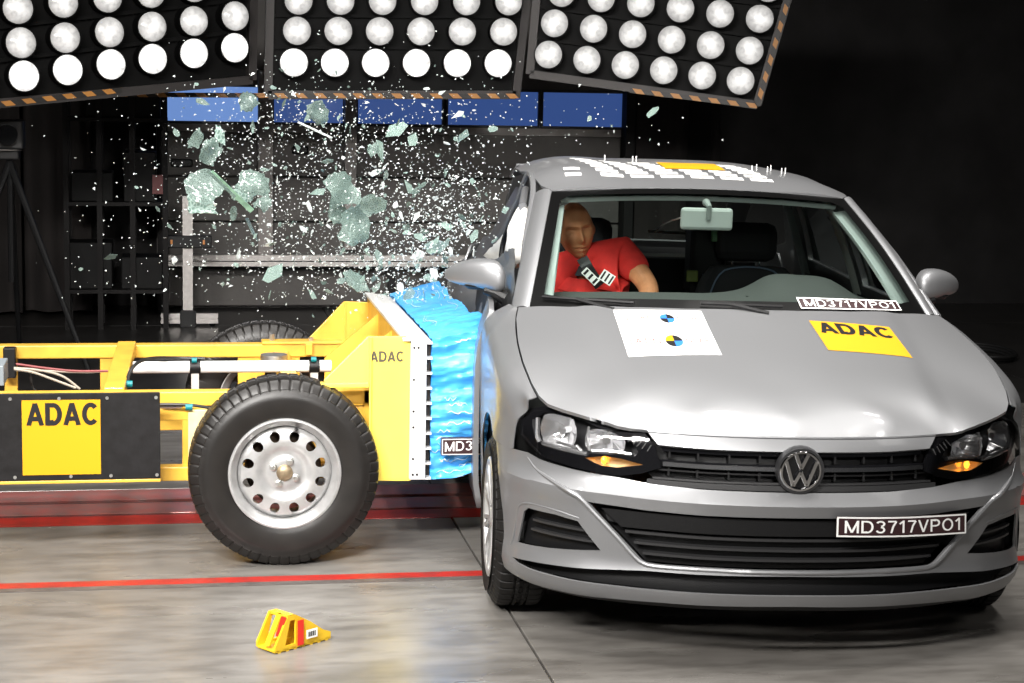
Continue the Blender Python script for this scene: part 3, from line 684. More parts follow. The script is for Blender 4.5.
# sensor tube and cables lying in the frame
SY = 7.55
a = at(133, 367.5, 1, SY); b = at(331, 368, 1, SY); z_ = a.z
MB().cyl(L_(((a.x+b.x)/2, SY, z_)), (1, 0, 0), .024, b.x-a.x, 20).build('measuring_tube', mat('white_tube', (.80, .80, .78), .35), tr)
for u in (195, 314):
    x = at(u, 368, 1, SY).x; MB().cyl(L_((x, SY, z_)), (1, 0, 0), .029, .042, 20).build('tube_clamp', black_pl, tr)
    MB().bb(L_((x-.015, SY-.015, zL0+.06)), L_((x+.015, SY+.015, z_-.02))).build('tube_support', alum_d, tr, None)
    MB().cyl(L_((x-.003, SY-.02, z_+.03)), (1, 0, 0), .011, .02, 12).build('tape_band', teal, tr)
p = [at(127, 384, 1, NY+.2), at(129, 374, 1, NY+.25), at(136, 364, 1, NY+.3), at(150, 358.5, 1, NY+.4), at(175, 358, 1, NY+.5), at(205, 358.5, 1, SY)]
MB().tube([L_(q) for q in crom(p, 24)], .007, 8).build('cable', cable_m, tr)
p = [at(160, 404.5, 1, NY-.02), at(178, 404.5, 1, NY-.03), at(195, 405.5, 1, NY-.03), at(215, 409, 1, NY-.02)]
MB().tube([L_(q) for q in crom(p, 16)], .006, 8).build('cable', cable_m, tr)
for u, v, y in ((129, 384, NY+.19), (189, 407, NY-.03)):
    MB().cyl(L_(at(u, v, 1, y)), (1, 0, 0), .013, .026, 12).build('tape_band', teal, tr)
for k, (c_, pp) in enumerate(((cable_w, [(14, 369), (32, 372), (52, 379), (76, 388)]), (cable_w, [(14, 368), (38, 370), (62, 376), (80, 389)]), (mat('dark_red_cable', (.22, .04, .04), .5), [(16, 364), (45, 368), (75, 371), (108, 371)]), (cable_w, [(16, 370), (48, 371), (85, 372), (108, 371)]), (cable_m, [(30, 371), (31, 379), (33, 388), (40, 394)]))):
    MB().tube([L_(q) for q in crom([at(u, v, 1, NY+.45+.05*k) for u, v in pp], 20)], .005, 6).build('cable', c_, tr)
a = at(3, 348, 1, FY-.06); b = at(16, 378, 1, FY-.06)
MB().bb(L_((a.x, FY-.07, b.z)), L_((b.x, FY-.01, a.z))).build('junction_box', black_pl, tr, None, bevel=.004)
a = at(-20, 366, 1, NY+.3); b = at(4, 386, 1, NY+.3)
MB().bb(L_((a.x, NY+.3, b.z)), L_((b.x, NY+.5, a.z))).build('control_box', mat('grey_blue_box', (.22, .25, .27), .5), tr, None, bevel=.004)
# bolts on rails near the wheels
for u, v, y in ((272, 337.5, FY+.03), (311, 341, FY+.03), (330, 384, NY+.03)):
    p = at(u, v, 1, y); MB().cyl(L_(p), (0, 0, 1), .012, .03, 6).build('bolt', steel, tr, None)
a = at(262, 341, 1, FY); b = at(343, 345, 1, FY); MB().bb(L_((a.x, FY-.01, zF1)), L_((b.x, FY+.08, zF1+.012))).build('fixing_flange', yel, tr, None, bevel=.003)
a = at(309, 348, 1, FY-.02); MB().box(L_((a.x, FY-.015, zF1-.02)), (.03, .02, .05)).build('clamp', yel, tr, None, bevel=.003)
a = at(322, 386, 1, 6.98); b = at(369, 386, 1, 6.98)
# damper under the sensor tube
a = at(274, 358, 1, SY+.2); MB().cyl(L_((a.x, SY+.2, a.z)), (0, 0, 1), .055, .03, 24).build('damper', steel, tr)

# head frame: near and far gusset plates, back plate and aluminium face plate
PY0, PY1 = 6.93, 8.33          # near and far plane of the head
XP = at(412, 400, 1, PY0).x    # rear of the aluminium plate
def gp(u, v, y): q = at(u, v, 1, y)-TO; return q
pale = mat('overlit_yellow_paint', (.90, .68, .10), .36, 0, 9, .08, .1, 40, coat=.2)  # lighter copy of the yellow paint, strong frontal light put into the colour
def plate(pts, y, t, name, m=pale):
    Q = [at(u, v, 1, y)-TO for u, v in pts]
    return MB().prism(Q, lambda p: (p.x, y-TO.y, p.z), lambda p: (p.x, y-TO.y+t, p.z)).build(name, m, tr, None, bevel=.003)
plate([(324, 380), (368, 336.5), (407, 336.5), (411, 345), (411, 481), (369.5, 481), (369.5, 385), (325, 386)], PY0, .014, 'near_gusset')
rb = MB().bb(gp(368.5, 481, PY0-.014), gp(371.5, 337, PY0)).build('gusset_rib', pale, tr, None, bevel=.002)
a = gp(316, 384, PY0-.02); b = gp(369, 387.5, PY0-.02)
MB().bb((a.x, a.y, b.z), (b.x, a.y+.05, a.z)).build('gusset_flange', pale, tr, None, bevel=.002)
fa = gp(307, 338.5, PY1); 
plate([(307, 340), (344, 301.5), (373, 302.5), (373, 400), (345, 400), (330, 352), (307, 346)], PY1-.09, .014, 'far_gusset', yel)
MB().bb(gp(344, 400, PY1-.10), gp(346, 302, PY1-.10)+Vector((0, .014, 0))).build('gusset_rib', yel, tr, None)
q0, q1 = gp(373, 302.5, PY1-.09), gp(373, 400, PY1-.09); r0, r1 = gp(409, 337.5, PY0+.014), gp(409, 480, PY0+.014)
zhead = r0.z; xr = r0.x
MB().bb((xr-.018, PY0-TO.y+.014, r1.z), (xr-.004, PY1-TO.y-.02, zhead-.01)).build('back_plate', yel, tr, None, bevel=.002)
for y in (7.35, 7.85): MB().prism([(xr-.24, zN1), (xr-.018, zhead-.03), (xr-.018, .42), (xr-.24, .42)], lambda p: (p[0], y-TO.y, p[1]), lambda p: (p[0], y-TO.y+.012, p[1])).build('inner_gusset', yel, tr, None)
for zz in (zN1-.03, .42): MB().beam((XF-TO.x-.3, NY+.03-TO.y, zz), (XF-TO.x-.3, FY+.03-TO.y, zz), .06, .06).build('cross_tube', yel, tr, None)
for y in (NY, FY): MB().bb((XF-TO.x-.04, y-TO.y, zL0), (xr-.01, y-TO.y+.06, zN1)).build('head_strut', yel, tr, None)
lx0, lx1 = .368, .405
p0_ = gp(370, 362, PY0-.001); p1_ = gp(403.5, 351, PY0-.001)
lettering('ADAC', lambda p: (p[0], PY0-TO.y-.0015, p[1]), p0_.x, p1_.x, p0_.z, p1_.z, mat('dark_grey_print', (.07, .06, .04), .5), tr, bold=.2, name='lettering')
f0, f1 = gp(410.5, 339, PY0), gp(424.5, 478.5, PY0)
fp = MB().bb((f0.x, PY0-TO.y-.02, f1.z), (f1.x, PY1-TO.y+.01, f0.z)).build('face_plate', alum, tr, None, bevel=.003)
MB().bb((f0.x-.03, PY0-TO.y-.02, f0.z-.006), (f0.x+.012, PY1-TO.y+.01, f0.z+.006)).build('plate_edge', alum, fp, None, bevel=.002)
for k in range(9):
    z = f1.z+.02+(f0.z-f1.z-.05)*k/8
    if k in (0, 1, 3, 4, 6, 8):
        for dx in ((.012, .028) if k in (0, 8) else (.012,)): MB().cyl((f0.x+dx, PY0-TO.y-.021, z), (0, 1, 0), .0045, .004, 10).build('bolt_hole', slot_m, fp)
# ventilated spacer with its stubs
v0 = gp(424.5, 343, PY0); v1 = gp(430, 478, PY0)
MB().bb((v0.x, PY0-TO.y+.03, v1.z), (v1.x, PY1-TO.y, v0.z)).build('spacer_core', slot_m, tr, None)
for k in range(10):
    z = v1.z+(v0.z-v1.z)*k/9; MB().bb((v0.x, PY0-TO.y-.008, z-.004), (v1.x+.002, PY1-TO.y, z+.004)).build('spacer_rib', alum, tr, None)
# crushed blue block
def block():
    nx, ny, nz = 44, 90, 74; x0, x1 = v1.x+.001, gp(489, 400, PY0).x+.03; y0, y1 = PY0-TO.y-.01, PY1-TO.y+.02; z0, z1 = v1.z+.0, v0.z+.015
    vs = []; idx = {}
    rr = random.Random(3)
    creases = [(rr.uniform(0, 1), rr.uniform(.004, .013), rr.uniform(60, 190), rr.uniform(-.35, .35)) for _ in range(26)]
    def disp(x, y, z):
        fx = (x-x0)/(x1-x0); fz = (z-z0)/(z1-z0); fy = (y-y0)/(y1-y0); P = Vector((x*3, y*6, z*14))
        n1 = noise.noise(P); n2 = noise.noise(Vector((x*9, y*20, z*45))); n3 = noise.noise(Vector((x*30, y*40, z*90)))
        k = .25+fx; s = 0
        for c, a, f, sl in creases: s -= a*math.exp(-((fz-c-sl*fx*.15-.02*noise.noise(Vector((x*14, c*9, y*3))))*f*.25)**2)
        ynear = -1 if fy < .5 else 1
        y2 = y+ynear*(-.012+.022*k*n1+.012*n2+.006*n3+s*1.0)*min(1, abs(fy-.5)*4)
        z2 = z+(.018*k*n1+.008*n2+.003*n3)*(1 if abs(fz-.5) > .4 else .5)
        if fz > .5: z2 += .045*fx*(fz-.5)*2+.02*math.sin(fy*9)*(fz-.5)*fx
        if fz < .4: z2 += (.4-fz)*(.10*ss(.35, 1, fx)+.02*n1)
        x2 = x+fx*(-.025+.02*n1+.03*math.sin(fz*9+1)*.5)
        return Vector((x2, y2, z2))
    def V(i, j, k):
        if (i, j, k) not in idx:
            idx[(i, j, k)] = len(vs); vs.append(disp(x0+(x1-x0)*i/nx, y0+(y1-y0)*j/ny, z0+(z1-z0)*k/nz))
        return idx[(i, j, k)]
    fs = []
    for i in range(nx):
        for k in range(nz):
            for j in (0, ny): fs.append((V(i, j, k), V(i+1, j, k), V(i+1, j, k+1), V(i, j, k+1)))
        for j in range(ny):
            for k in (0, nz): fs.append((V(i, j, k), V(i+1, j, k), V(i+1, j+1, k), V(i, j+1, k)))
    for j in range(ny):
        for k in range(nz): fs.append((V(nx, j, k), V(nx, j+1, k), V(nx, j+1, k+1), V(nx, j, k+1)))
    return pydata('crushable_block', vs, fs, bl_foam, tr, 60), disp, (x0, x1, y0, y1, z0, z1)
blk, bdisp, bdim = block()
# torn foil seams on the near face and top
rr = random.Random(11)
for k in range(13):
    fz = rr.uniform(.05, .97); a = rr.uniform(0, .5); b = a+rr.uniform(.15, .5); x0, x1, y0, y1, z0, z1 = bdim
    pts = []
    for i in range(9):
        f = a+(min(b, .96)-a)*i/8; pts.append(bdisp(x0+(x1-x0)*f, y0, z0+(z1-z0)*min(.99, fz+.012*math.sin(i*1.7+k)))+Vector((0, -.004, 0)))
    MB().tube(pts, [.0008]+[rr.uniform(.001, .0028) for _ in range(7)]+[.0006], 5).build('torn_seam', foil_torn, blk)
for k in range(9):
    fx = rr.uniform(.15, .95); a = rr.uniform(0, .75); x0, x1, y0, y1, z0, z1 = bdim; pts = []
    for i in range(8):
        f = a+.2*i/7; pts.append(bdisp(x0+(x1-x0)*min(1, fx+.05*math.sin(i+k)), y0+(y1-y0)*f, z1)+Vector((0, 0, .004)))
    MB().tube(pts, [.0006]+[rr.uniform(.0008, .002) for _ in range(6)]+[.0006], 5).build('torn_seam', foil_torn, blk)
# data sign on the block (its right end is crushed against the car)
sg0 = gp(441, 455, PY0-.035); sg1 = gp(481, 437.5, PY0-.035); sy = PY0-TO.y-.045
sgn = MB().bb((sg0.x, sy, sg0.z), (sg1.x, sy+.03, sg1.z)).build('data_sign', sign_bk, tr, None)
for a_, b_ in (((sg0.x+.002, sg0.z+.002), (sg1.x, sg0.z+.005)), ((sg0.x+.002, sg1.z-.005), (sg1.x, sg1.z-.002)), ((sg0.x+.002, sg0.z+.002), (sg0.x+.005, sg1.z-.002))):
    MB().bb((a_[0], sy-.0008, a_[1]), (b_[0], sy-.0001, b_[1])).build('sign_border', wht_vinyl, sgn, None)
lettering('MD37', lambda p: (p[0], sy-.001, p[1]+.004*(p[0]-sg0.x)/.1), sg0.x+.013, sg1.x-.004, sg0.z+.014, sg1.z-.014, wht_vinyl, sgn, bold=.128)

# ------------------------------------------------------------------ wheel chock on the floor
wa = at(262, 652, 2, 0); wb = at(326, 636, 2, 0); wt = at(290, 618, 1, (wa.y+wb.y)/2+.02)
ch = empty('wheel_chock', ((wa.x+wb.x)/2, (wa.y+wb.y)/2, 0), math.atan2(wb.y-wa.y, wb.x-wa.x)+.05); tag(ch, 'small yellow plastic wheel chock with red strips lying on the bare floor', 'wheel chock')
Lc = (wb-wa).length*.90; W2 = .043; Hc = .112; X0 = -Lc/2
def chock_side(y):
    base = []; n = 7
    out = [(X0, .006)]
    for i in range(n):
        xa_ = X0+Lc*(i+.25)/n; xb_ = X0+Lc*(i+.75)/n; out += [(xa_, .006), (xa_+.003, 0), (xb_-.003, 0), (xb_, .006)]
    out += [(X0+Lc, .006), (X0+Lc, .026), (X0+Lc-.03, .038), (X0+Lc*.62, Hc*.70), (X0+Lc*.50, Hc*.84), (X0+Lc*.36, Hc), (X0+Lc*.22, Hc), (X0+.0, .022)]
    window = [(X0+Lc*.17, .018), (X0+Lc*.36, .018), (X0+Lc*.36, Hc*.86), (X0+Lc*.26, Hc*.86)]
    V, F_ = tri2d(out, [window], .012)
    bm = bmesh.new(); bv = [bm.verts.new((x, y, z)) for x, z in V]
    for f in F_: bm.faces.new([bv[i] for i in f])
    bm.normal_update(); bmesh.ops.solidify(bm, geom=bm.faces[:], thickness=.008); bmesh.ops.recalc_face_normals(bm, faces=bm.faces)
    me = bpy.data.meshes.new('side_plate'); bm.to_mesh(me); bm.free(); finish(me, yel_w); return obj('side_plate', me, ch)
chock_side(-W2); chock_side(W2)
ramp = [(X0+Lc, .02), (X0+Lc-.03, .038), (X0+Lc*.62, Hc*.70), (X0+Lc*.5, Hc*.84), (X0+Lc*.36, Hc), (X0+Lc*.22, Hc), (X0, .02)]
o = MB(); 
for (a, b) in zip(ramp[:-2], ramp[1:-1]): o.beam((a[0], 0, a[1]-.004), (b[0], 0, b[1]-.004), W2*2-.006, .008, up=(0, 1, 0.001)) if False else o.prism([(a[0], a[1]), (b[0], b[1]), (b[0], b[1]-.008), (a[0], a[1]-.008)], lambda p: (p[0], -W2+.002, p[1]), lambda p: (p[0], W2-.002, p[1]))
o.prism([(ramp[-2][0], ramp[-2][1]), (ramp[-1][0], ramp[-1][1]), (ramp[-1][0]+.008, ramp[-1][1]), (ramp[-2][0]+.008, ramp[-2][1])], lambda p: (p[0], -W2*.25, p[1]), lambda p: (p[0], W2*.25, p[1]))
o.build('ramp', yel_w, ch, None)
MB().bb((X0, -W2, .004), (X0+Lc, W2, .010)).build('base_plate', yel_w, ch, None)
MB().bb((X0+Lc*.36, -W2-.0095, .012), (X0+Lc*.47, -W2-.0085, Hc*.84)).build('red_strip', red_st, ch, None)
MB().prism([(X0+Lc*.20-.002, Hc*.95), (X0+.042, .05)], lambda p: (p[0]-.012, -W2*.8, p[1]), lambda p: (p[0]-.012, -W2*.3, p[1])) if False else None
MB().add([(X0+Lc*.20-.001, -W2*.95, Hc*.97), (X0+Lc*.20-.001, -W2*.4, Hc*.97), (X0+.022, -W2*.4, .05), (X0+.022, -W2*.95, .05), (X0+Lc*.20+.004, -W2*.95, Hc*.97), (X0+Lc*.20+.004, -W2*.4, Hc*.97), (X0+.027, -W2*.4, .05), (X0+.027, -W2*.95, .05)], [(0, 1, 2, 3), (4, 5, 6, 7), (0, 1, 5, 4), (2, 3, 7, 6), (0, 3, 7, 4), (1, 2, 6, 5)]).build('red_strip', red_st, ch, None)
lb = MB().bb((X0+Lc*.52, -W2-.0095, .026), (X0+Lc*.72, -W2-.0085, .055)).build('paper_label', wht_vinyl, ch, None)
for k in range(8): MB().bb((X0+Lc*(.55+.017*k), -W2-.0098, .032), (X0+Lc*(.55+.017*k)+.0018*(1+k % 2), -W2-.0094, .048)).build('label_bar', blk_vinyl, lb, None)

# ------------------------------------------------------------------ the silver car
car = empty('car', mw=CAR_MW); tag(car, 'silver hatchback seen from the front being struck in its side by the yellow trolley', 'car')
_px = [(0, .02), (.15, .027), (.3, .050), (.45, .098), (.56, .142), (.65, .182), (.73, .243), (.80, .318), (.847, .40), (.876, .49), (.888, .62), (.892, .80), (.892, 1.0), (.886, 1.6), (.880, 2.4), (.868, 3.0), (.83, 3.6), (.76, 3.88), (.6, 4.0), (.3, 4.045), (0, 4.05)]
PL = np.array(crom([(x, y, 0) for x, y in _px], 900))[:, :2]
PU = np.r_[0, np.cumsum(np.linalg.norm(np.diff(PL, axis=0), axis=1))]
PT = np.gradient(PL, axis=0); PT /= np.linalg.norm(PT, axis=1)[:, None]
def UX(x): # arc length for a nose point with the given x
    k = np.argmax(PL[:, 0]) if x > .875 else 700
    i = np.searchsorted(PL[:500, 0], x); return float(PU[min(i, 499)])
def UY(y):
    k = int(np.searchsorted(PL[:, 1], y)); return float(PU[k])
NZ = [.14, .17, .188, .205, .240, .30, .312, .48, .50, .522, .557, .60, .66, .69, .722, .78]
NO = [.07, .045, .028, .012, .0, .018, .022, .012, .006, .0, .030, .036, .042, .046, .066, .10]
SZ = [.15, .20, .3, .45, .62, .72, .80, .86, .93, 1.0]; SO = [.045, .022, .005, .002, 0, 0, .006, .02, .045, .07]
def body(u, z, out=0.):
    sg = 1 if u >= 0 else -1; a = abs(u)
    x = float(np.interp(a, PU, PL[:, 0])); y = float(np.interp(a, PU, PL[:, 1])); tx = float(np.interp(a, PU, PT[:, 0])); ty = float(np.interp(a, PU, PT[:, 1]))
    wn = 1-ss(.35, .62, y) if y < 1.5 else 0
    off = wn*float(np.interp(z, NZ, NO))+(1-wn)*float(np.interp(z, SZ, SO))-out
    return Vector((sg*(x-off*ty), y+off*tx, z))
def bf(out=0.): return lambda p: body(p[0], p[1], out)
def sym(pts): # half outline from the centre line outwards and back -> full outline
    return list(pts)+[(-a, b) for a, b in pts[::-1] if abs(a) > 1e-9]
def S(v, k): return [(k*p[0], p[1]) for p in v][::k]

# hood ----------------------------------------------------------------
hx = lambda x: float(body(UX(x), .722).y)
hood_ctl = []
for x, y, z in [(x_, hx(x_)+.002, .7235) for x_ in np.linspace(0, .44, 12)]+[(.46, hx(.46)+.002, .7235), (.55, .185, .738), (.65, .255, .758), (.749, .35, .776),
                (.785, .45, .812), (.803, .63, .868), (.803, .85, .918), (.79, 1.05, .957), (.765, 1.175, .985), (.7, 1.14, .992), (.4, 1.03, 1.0), (0, .98, 1.004),
                (0, .12, .752), (0, .2, .788), (0, .35, .836), (0, .6, .905), (0, .8, .956), (.3, .15, .755), (.3, .25, .800), (.3, .5, .875), (.3, .8, .950), (.5, .25, .780), (.53, .5, .858), (.56, .8, .932), (.66, .5, .842), (.7, .8, .920), (.64, .35, .797)]:
    hood_ctl.append((x, y, z));
    if x: hood_ctl.append((-x, y, z))
hz0 = tps(hood_ctl)
def hoodz(x, y):
    xc = .475+.085*y; t = (abs(x)-xc)/.022
    return hz0(x, y)-.009*(1/(1+math.exp(-t*2.2)))+.003
hh = [(x_, hx(x_)+.002) for x_ in np.linspace(0, .44, 23)]+[(.46, hx(.46)+.002), (.49, hx(.49)+.0), (.55, .188), (.60, .218), (.65, .257), (.70, .302), (.749, .352), (.772, .40), (.789, .48), (.803, .63), (.805, .75), (.803, .85), (.79, 1.05), (.772, 1.165), (.7, 1.135), (.55, 1.07), (.4, 1.025), (.2, .99), (0, .98)]
hood = sheet('hood', sym(hh), lambda p: Vector((p[0], p[1], hoodz(*p))), paint, car, step=.028, thick=.012, smooth=40)
hl_ = [(x_, hx(x_)+.004, .7235) for x_ in np.linspace(-.455, .455, 41)]
MB().tube([(a, hx(abs(a))+.005, .7225) for a, _, _ in hl_], .0055, 8).build('hood_lip', paint, hood)
bvh_pts = tri2d(sym(hh), (), .028)
bv_h = BVHTree.FromPolygons([Vector((x, y, hoodz(x, y))) for x, y in bvh_pts[0]], bvh_pts[1])
def on(bv, x, y, dz=.0015):
    h = bv.ray_cast(Vector((x, y, 3)), Vector((0, 0, -1)))
    return Vector((x, y, (h[0].z if h[0] else 1.)+dz))
def hood_px(u, v):   # car x,y of the hood point seen there
    o = CAR_INV@Vector((0, 0, CAMH)); d = (CAR_INV@at(u, v, 1, 8.)-o).normalized(); h = bv_h.ray_cast(o, d); return h[0]
def quadmap(Q, bv, dz):
    Q = [Vector((q.x, q.y, 0)) for q in Q]  # lower-left, lower-right, upper-right, upper-left
    def f(p):
        s, t = p; a = Q[0].lerp(Q[1], s); b = Q[3].lerp(Q[2], s); c = a.lerp(b, t); return on(bv, c.x, c.y, dz)
    return f
unit = [(0, 0), (1, 0), (1, 1), (0, 1)]
# white test sticker
qm = quadmap([hood_px(628.5, 357.5), hood_px(722, 355.5), hood_px(701, 311.5), hood_px(613, 310.5)], bv_h, .0018)
st = sheet('white_sticker', unit, qm, wht_vinyl, hood, step=.09, thick=0, smooth=None)
qm2 = quadmap([hood_px(628.5, 357.5), hood_px(722, 355.5), hood_px(701, 311.5), hood_px(613, 310.5)], bv_h, .0026)
def pie(cx_, cy_, rx, ry, cols):
    for k, c in enumerate(cols):
        pts = [(cx_, cy_)]+[(cx_+rx*math.cos(a), cy_+ry*math.sin(a)) for a in [PI/2*k+PI/2*i/8 for i in range(9)]]
        sheet('target_quarter', pts, qm2, c, st, step=.2, thick=0, smooth=None)
pie(.55, .30, .095, .125, [blk_vinyl, yel_st, blk_vinyl, blu_st]); pie(.575, .80, .082, .10, [blk_vinyl, blu_st, blk_vinyl, blu_st])
faint = mat('faint_red_print', (.20, .09, .085), .5)
for (tx, x0, x1, y0, y1) in (('LATIN', .07, .40, .25, .36), ('NCAP', .68, .93, .25, .36), ('GLOBAL', .07, .45, .76, .86), ('NCAP', .69, .93, .76, .86)):
    lettering(tx, quadmap([hood_px(628.5, 357.5), hood_px(722, 355.5), hood_px(701, 311.5), hood_px(613, 310.5)], bv_h, .0034), x0, x1, y0, y1, faint, st)
qa = quadmap([hood_px(828.5, 350.5), hood_px(912.5, 358.5), hood_px(889, 327.5), hood_px(809, 321)], bv_h, .0018)
qb = quadmap([hood_px(828.5, 350.5), hood_px(912.5, 358.5), hood_px(889, 327.5), hood_px(809, 321)], bv_h, .0028)
st2 = sheet('yellow_sticker', unit, qa, yel_st, hood, step=.09, thick=0, smooth=None)
lettering('ADAC', qb, .06, .95, .58, .95, blk_vinyl, st2, bold=.2)

# silver strip under the hood edge, upper grille -------------------------
strip = [(0, .684), (UX(.30), .684), (UX(.44), .687), (UX(.475), .719), (UX(.30), .7195), (0, .7195)]
sheet('hood_edge_strip', sym(strip), bf(.006), paint, car, step=.03, thick=.02)
back = [(0, .56), (UX(.44), .562), (UX(.50), .60), (UX(.46), .695), (0, .70)]
gr = sheet('upper_grille', sym(back), bf(-.055), black_pl, car, step=.06, thick=.01)
def bar(z0, z1, x1, out, m, name, depth=.03, parent=None, z1e=None):
    z1e = z1 if z1e is None else z1e
    o_ = sheet(name, sym([(0, z0), (UX(x1), z0), (UX(x1), z1e), (0, z1)]), bf(out), m, parent or gr, step=.05, thick=depth); return o_
bar(.621, .634, .425, -.006, chrome if 0 else mat('satin_chrome', (.62, .62, .63), .22, 1.), 'chrome_bar')
bar(.634, .640, .43, -.012, black_gl, 'grille_bar')
bar(.580, .586, .45, -.006, grey_pl, 'grille_bar'); bar(.561, .578, .47, -.004, grey_pl, 'grille_bar')
bar(.664, .684, .43, -.02, black_gl, 'grille_bar'); bar(.604, .609, .44, -.02, black_pl, 'grille_bar')
for sx in (-1, 1):
    for x in (.12, .22, .32, .41):
        for z0, z1 in ((.642, .664), (.588, .619)):
            MB().beam(body(sx*UX(x), z0, -.035), body(sx*UX(x), z1, -.035), .006, .03, up=(0, 1, 0)).build('grille_rib', black_pl, gr, None)
# emblem
em_c = body(0, .629, .022); em = empty('e', (0, 0, 0)); bpy.data.objects.remove(em)
Mem = Matrix.Translation(em_c)@Matrix.Rotation(PI/2+.10, 4, 'X')
er = .0745
eb = MB().lathe([(er-.010, .0), (er-.002, .0), (er, -.008), (er, -.03), (er-.02, -.035), (.0005, -.035)], 64, Mem).build('emblem', mat('emblem_rim', (.10, .10, .105), .3, .8), car)
MB().lathe([(er-.009, -.006), (.0005, -.008)], 48, Mem).build('emblem_field', black_gl, eb)
MB().lathe([(er-.009, .001), (er-.012, .005), (er-.017, .005), (er-.020, -.001), (er-.020, -.006), (er-.009, -.006)], 64, Mem).build('emblem_ring', chrome, eb)
ri = er-.017
def stroke(a, b, w=.0115):
    P = [Mem@Vector((a[0], a[1], -.001)), Mem@Vector((b[0], b[1], -.001))]
    d = (Vector(b)-Vector(a)).normalized(); n_ = Vector((-d.y, d.x))*w/2; q = [Vector(a)+n_, Vector(b)+n_, Vector(b)-n_, Vector(a)-n_]
    MB().prism([(p.x, p.y) for p in q], lambda p: Mem@Vector((p[0], p[1], -.006)), lambda p: Mem@Vector((p[0], p[1], .004))).build('emblem_stroke', chrome, eb, None, bevel=.001)
def rp2(a): return (ri*math.cos(math.radians(a)), ri*math.sin(math.radians(a)))
for a, b in (((-.019, ri*.93), (0, .009)), ((.019, ri*.93), (0, .009)), (rp2(146), (-.0215, -.046)), (rp2(34), (.0215, -.046)), ((-.0215, -.046), (0, -.002)), ((.0215, -.046), (0, -.002))): stroke(a, b)

# bumper ---------------------------------------------------------------
arch = lambda ang, r=.322: (.80-r*math.cos(ang), .30+r*math.sin(ang))
A_ = [arch(t) for t in (math.radians(55), math.radians(35), math.radians(15), math.radians(0), math.radians(-15))]
bump = [(0, .558), (UX(.30), .559), (UX(.45), .564), (UX(.557), .575), (UX(.70), .584), (UX(.80), .594), (UX(.836), .604), (UY(.50), .60), (UY(.60), .598), (UY(A_[1][0]), A_[1][1]), (UY(A_[2][0]), A_[2][1]), (UY(A_[3][0]), A_[3][1]), (UY(A_[4][0]), A_[4][1]), (UY(.49), .200), (UX(.80), .186), (UX(.60), .186), (UX(.4), .193), (0, .203)]
lgh = [(0, .483), (UX(.30), .482), (UX(.458), .484), (UX(.57), .490), (UX(.635), .494), (UX(.545), .40), (UX(.475), .327), (UX(.455), .317), (UX(.42), .314), (0, .316)]
lip = [(0, .298), (UX(.46), .292), (UX(.65), .278), (UX(.80), .266), (UX(.846), .258), (UX(.83), .248), (UX(.79), .242), (UX(.7), .238), (UX(.575), .236), (UX(.46), .236), (UX(.3), .238), (0, .240)]
fog = [(UX(.592), .340), (UX(.665), .426), (UX(.73), .434), (UX(.812), .434), (UX(.824), .418), (UX(.842), .308), (UX(.75), .320)]
crs = [[(-UX(.80), .53), (-UX(.6), .526), (-UX(.4), .521), (0, .520), (UX(.4), .521), (UX(.6), .526), (UX(.80), .53)]]
def bumpfn(p):
    v = body(*p); return v
def side_z(u, z):
    return body(u, z)
bmp = sheet('front_bumper', sym(bump), bumpfn, paint, car, holes=[sym(lgh), sym(lip), fog, S(fog, -1)], step=.022, thick=.006, crease=[[(a, b) for a, b in crs[0]]], smooth=28)
# raised silver trim that frames the lower grille and climbs to the lamps
def ptube(pts, r, m, name, parent, out=.004, n=8, N=60):
    P = [Vector(q) for q in crom([body(u, z, out) for u, z in pts], N)]; return MB().tube(P, r, n).build(name, m, parent)
for k in (1, -1):
    pts = [(k*UX(.30), .309), (k*UX(.42), .308), (k*UX(.455), .311), (k*UX(.483), .325), (k*UX(.545), .388), (k*UX(.62), .465), (k*UX(.66), .507), (k*UX(.69), .522), (k*UX(.76), .545), (k*UX(.805), .563), (k*UX(.832), .59)]
    ptube(pts, [.0085]*46+[.0085-.0005*i for i in range(14)], paint, 'trim_ridge', bmp, out=-.0005)
ptube([(-UX(.31), .309), (-UX(.15), .309), (0, .309), (UX(.15), .309), (UX(.31), .309)], .0085, paint, 'trim_ridge', bmp, out=-.0005)
lg = sheet('lower_grille', sym([(0, .50), (UX(.62), .505), (UX(.645), .49), (UX(.47), .31), (0, .31)]), bf(-.05), black_pl, car, step=.05, thick=.01)
for z, x in ((.405, .53), (.372, .50), (.34, .475)):
    sheet('grille_bar', sym([(0, z-.004), (UX(x), z-.004), (UX(x), z+.004), (0, z+.004)]), bf(-.022), grey_pl, lg, step=.05, thick=.025)
sheet('grille_bar', sym([(0, .420), (UX(.54), .420), (UX(.60), .474), (0, .470)]), bf(-.016), black_pl, lg, step=.05, thick=.02)
sheet('lip_recess', sym([(0, .305), (UX(.46), .30), (UX(.8), .275), (UX(.855), .262), (UX(.855), .24), (UX(.79), .23), (0, .23)]), bf(-.045), black_pl, bmp, step=.05, thick=.01)
for k in (1, -1):
    fg = sheet('fog_recess', S([(UX(.58), .33), (UX(.66), .44), (UX(.83), .445), (UX(.85), .30)], k), bf(-.035), black_pl, bmp, step=.04, thick=.008)
    for z, xa_, xb_ in ((.395, .65, .81), (.362, .62, .815)):
        sheet('fog_slat', S([(UX(xa_), z-.003), (UX(xb_), z-.003), (UX(xb_), z+.004), (UX(xa_), z+.004)], k), bf(-.014), grey_pl, fg, step=.04, thick=.018)
# bumper crease lines of the corner: ledge above the fog opening
for k in (1, -1):
    ptube([(k*UX(.66), .436), (k*UX(.73), .448), (k*UX(.81), .450), (k*UX(.838), .43), (k*UX(.848), .37), (k*UX(.856), .29)], .004, paint, 'corner_ridge', bmp, out=-.0015, N=30)
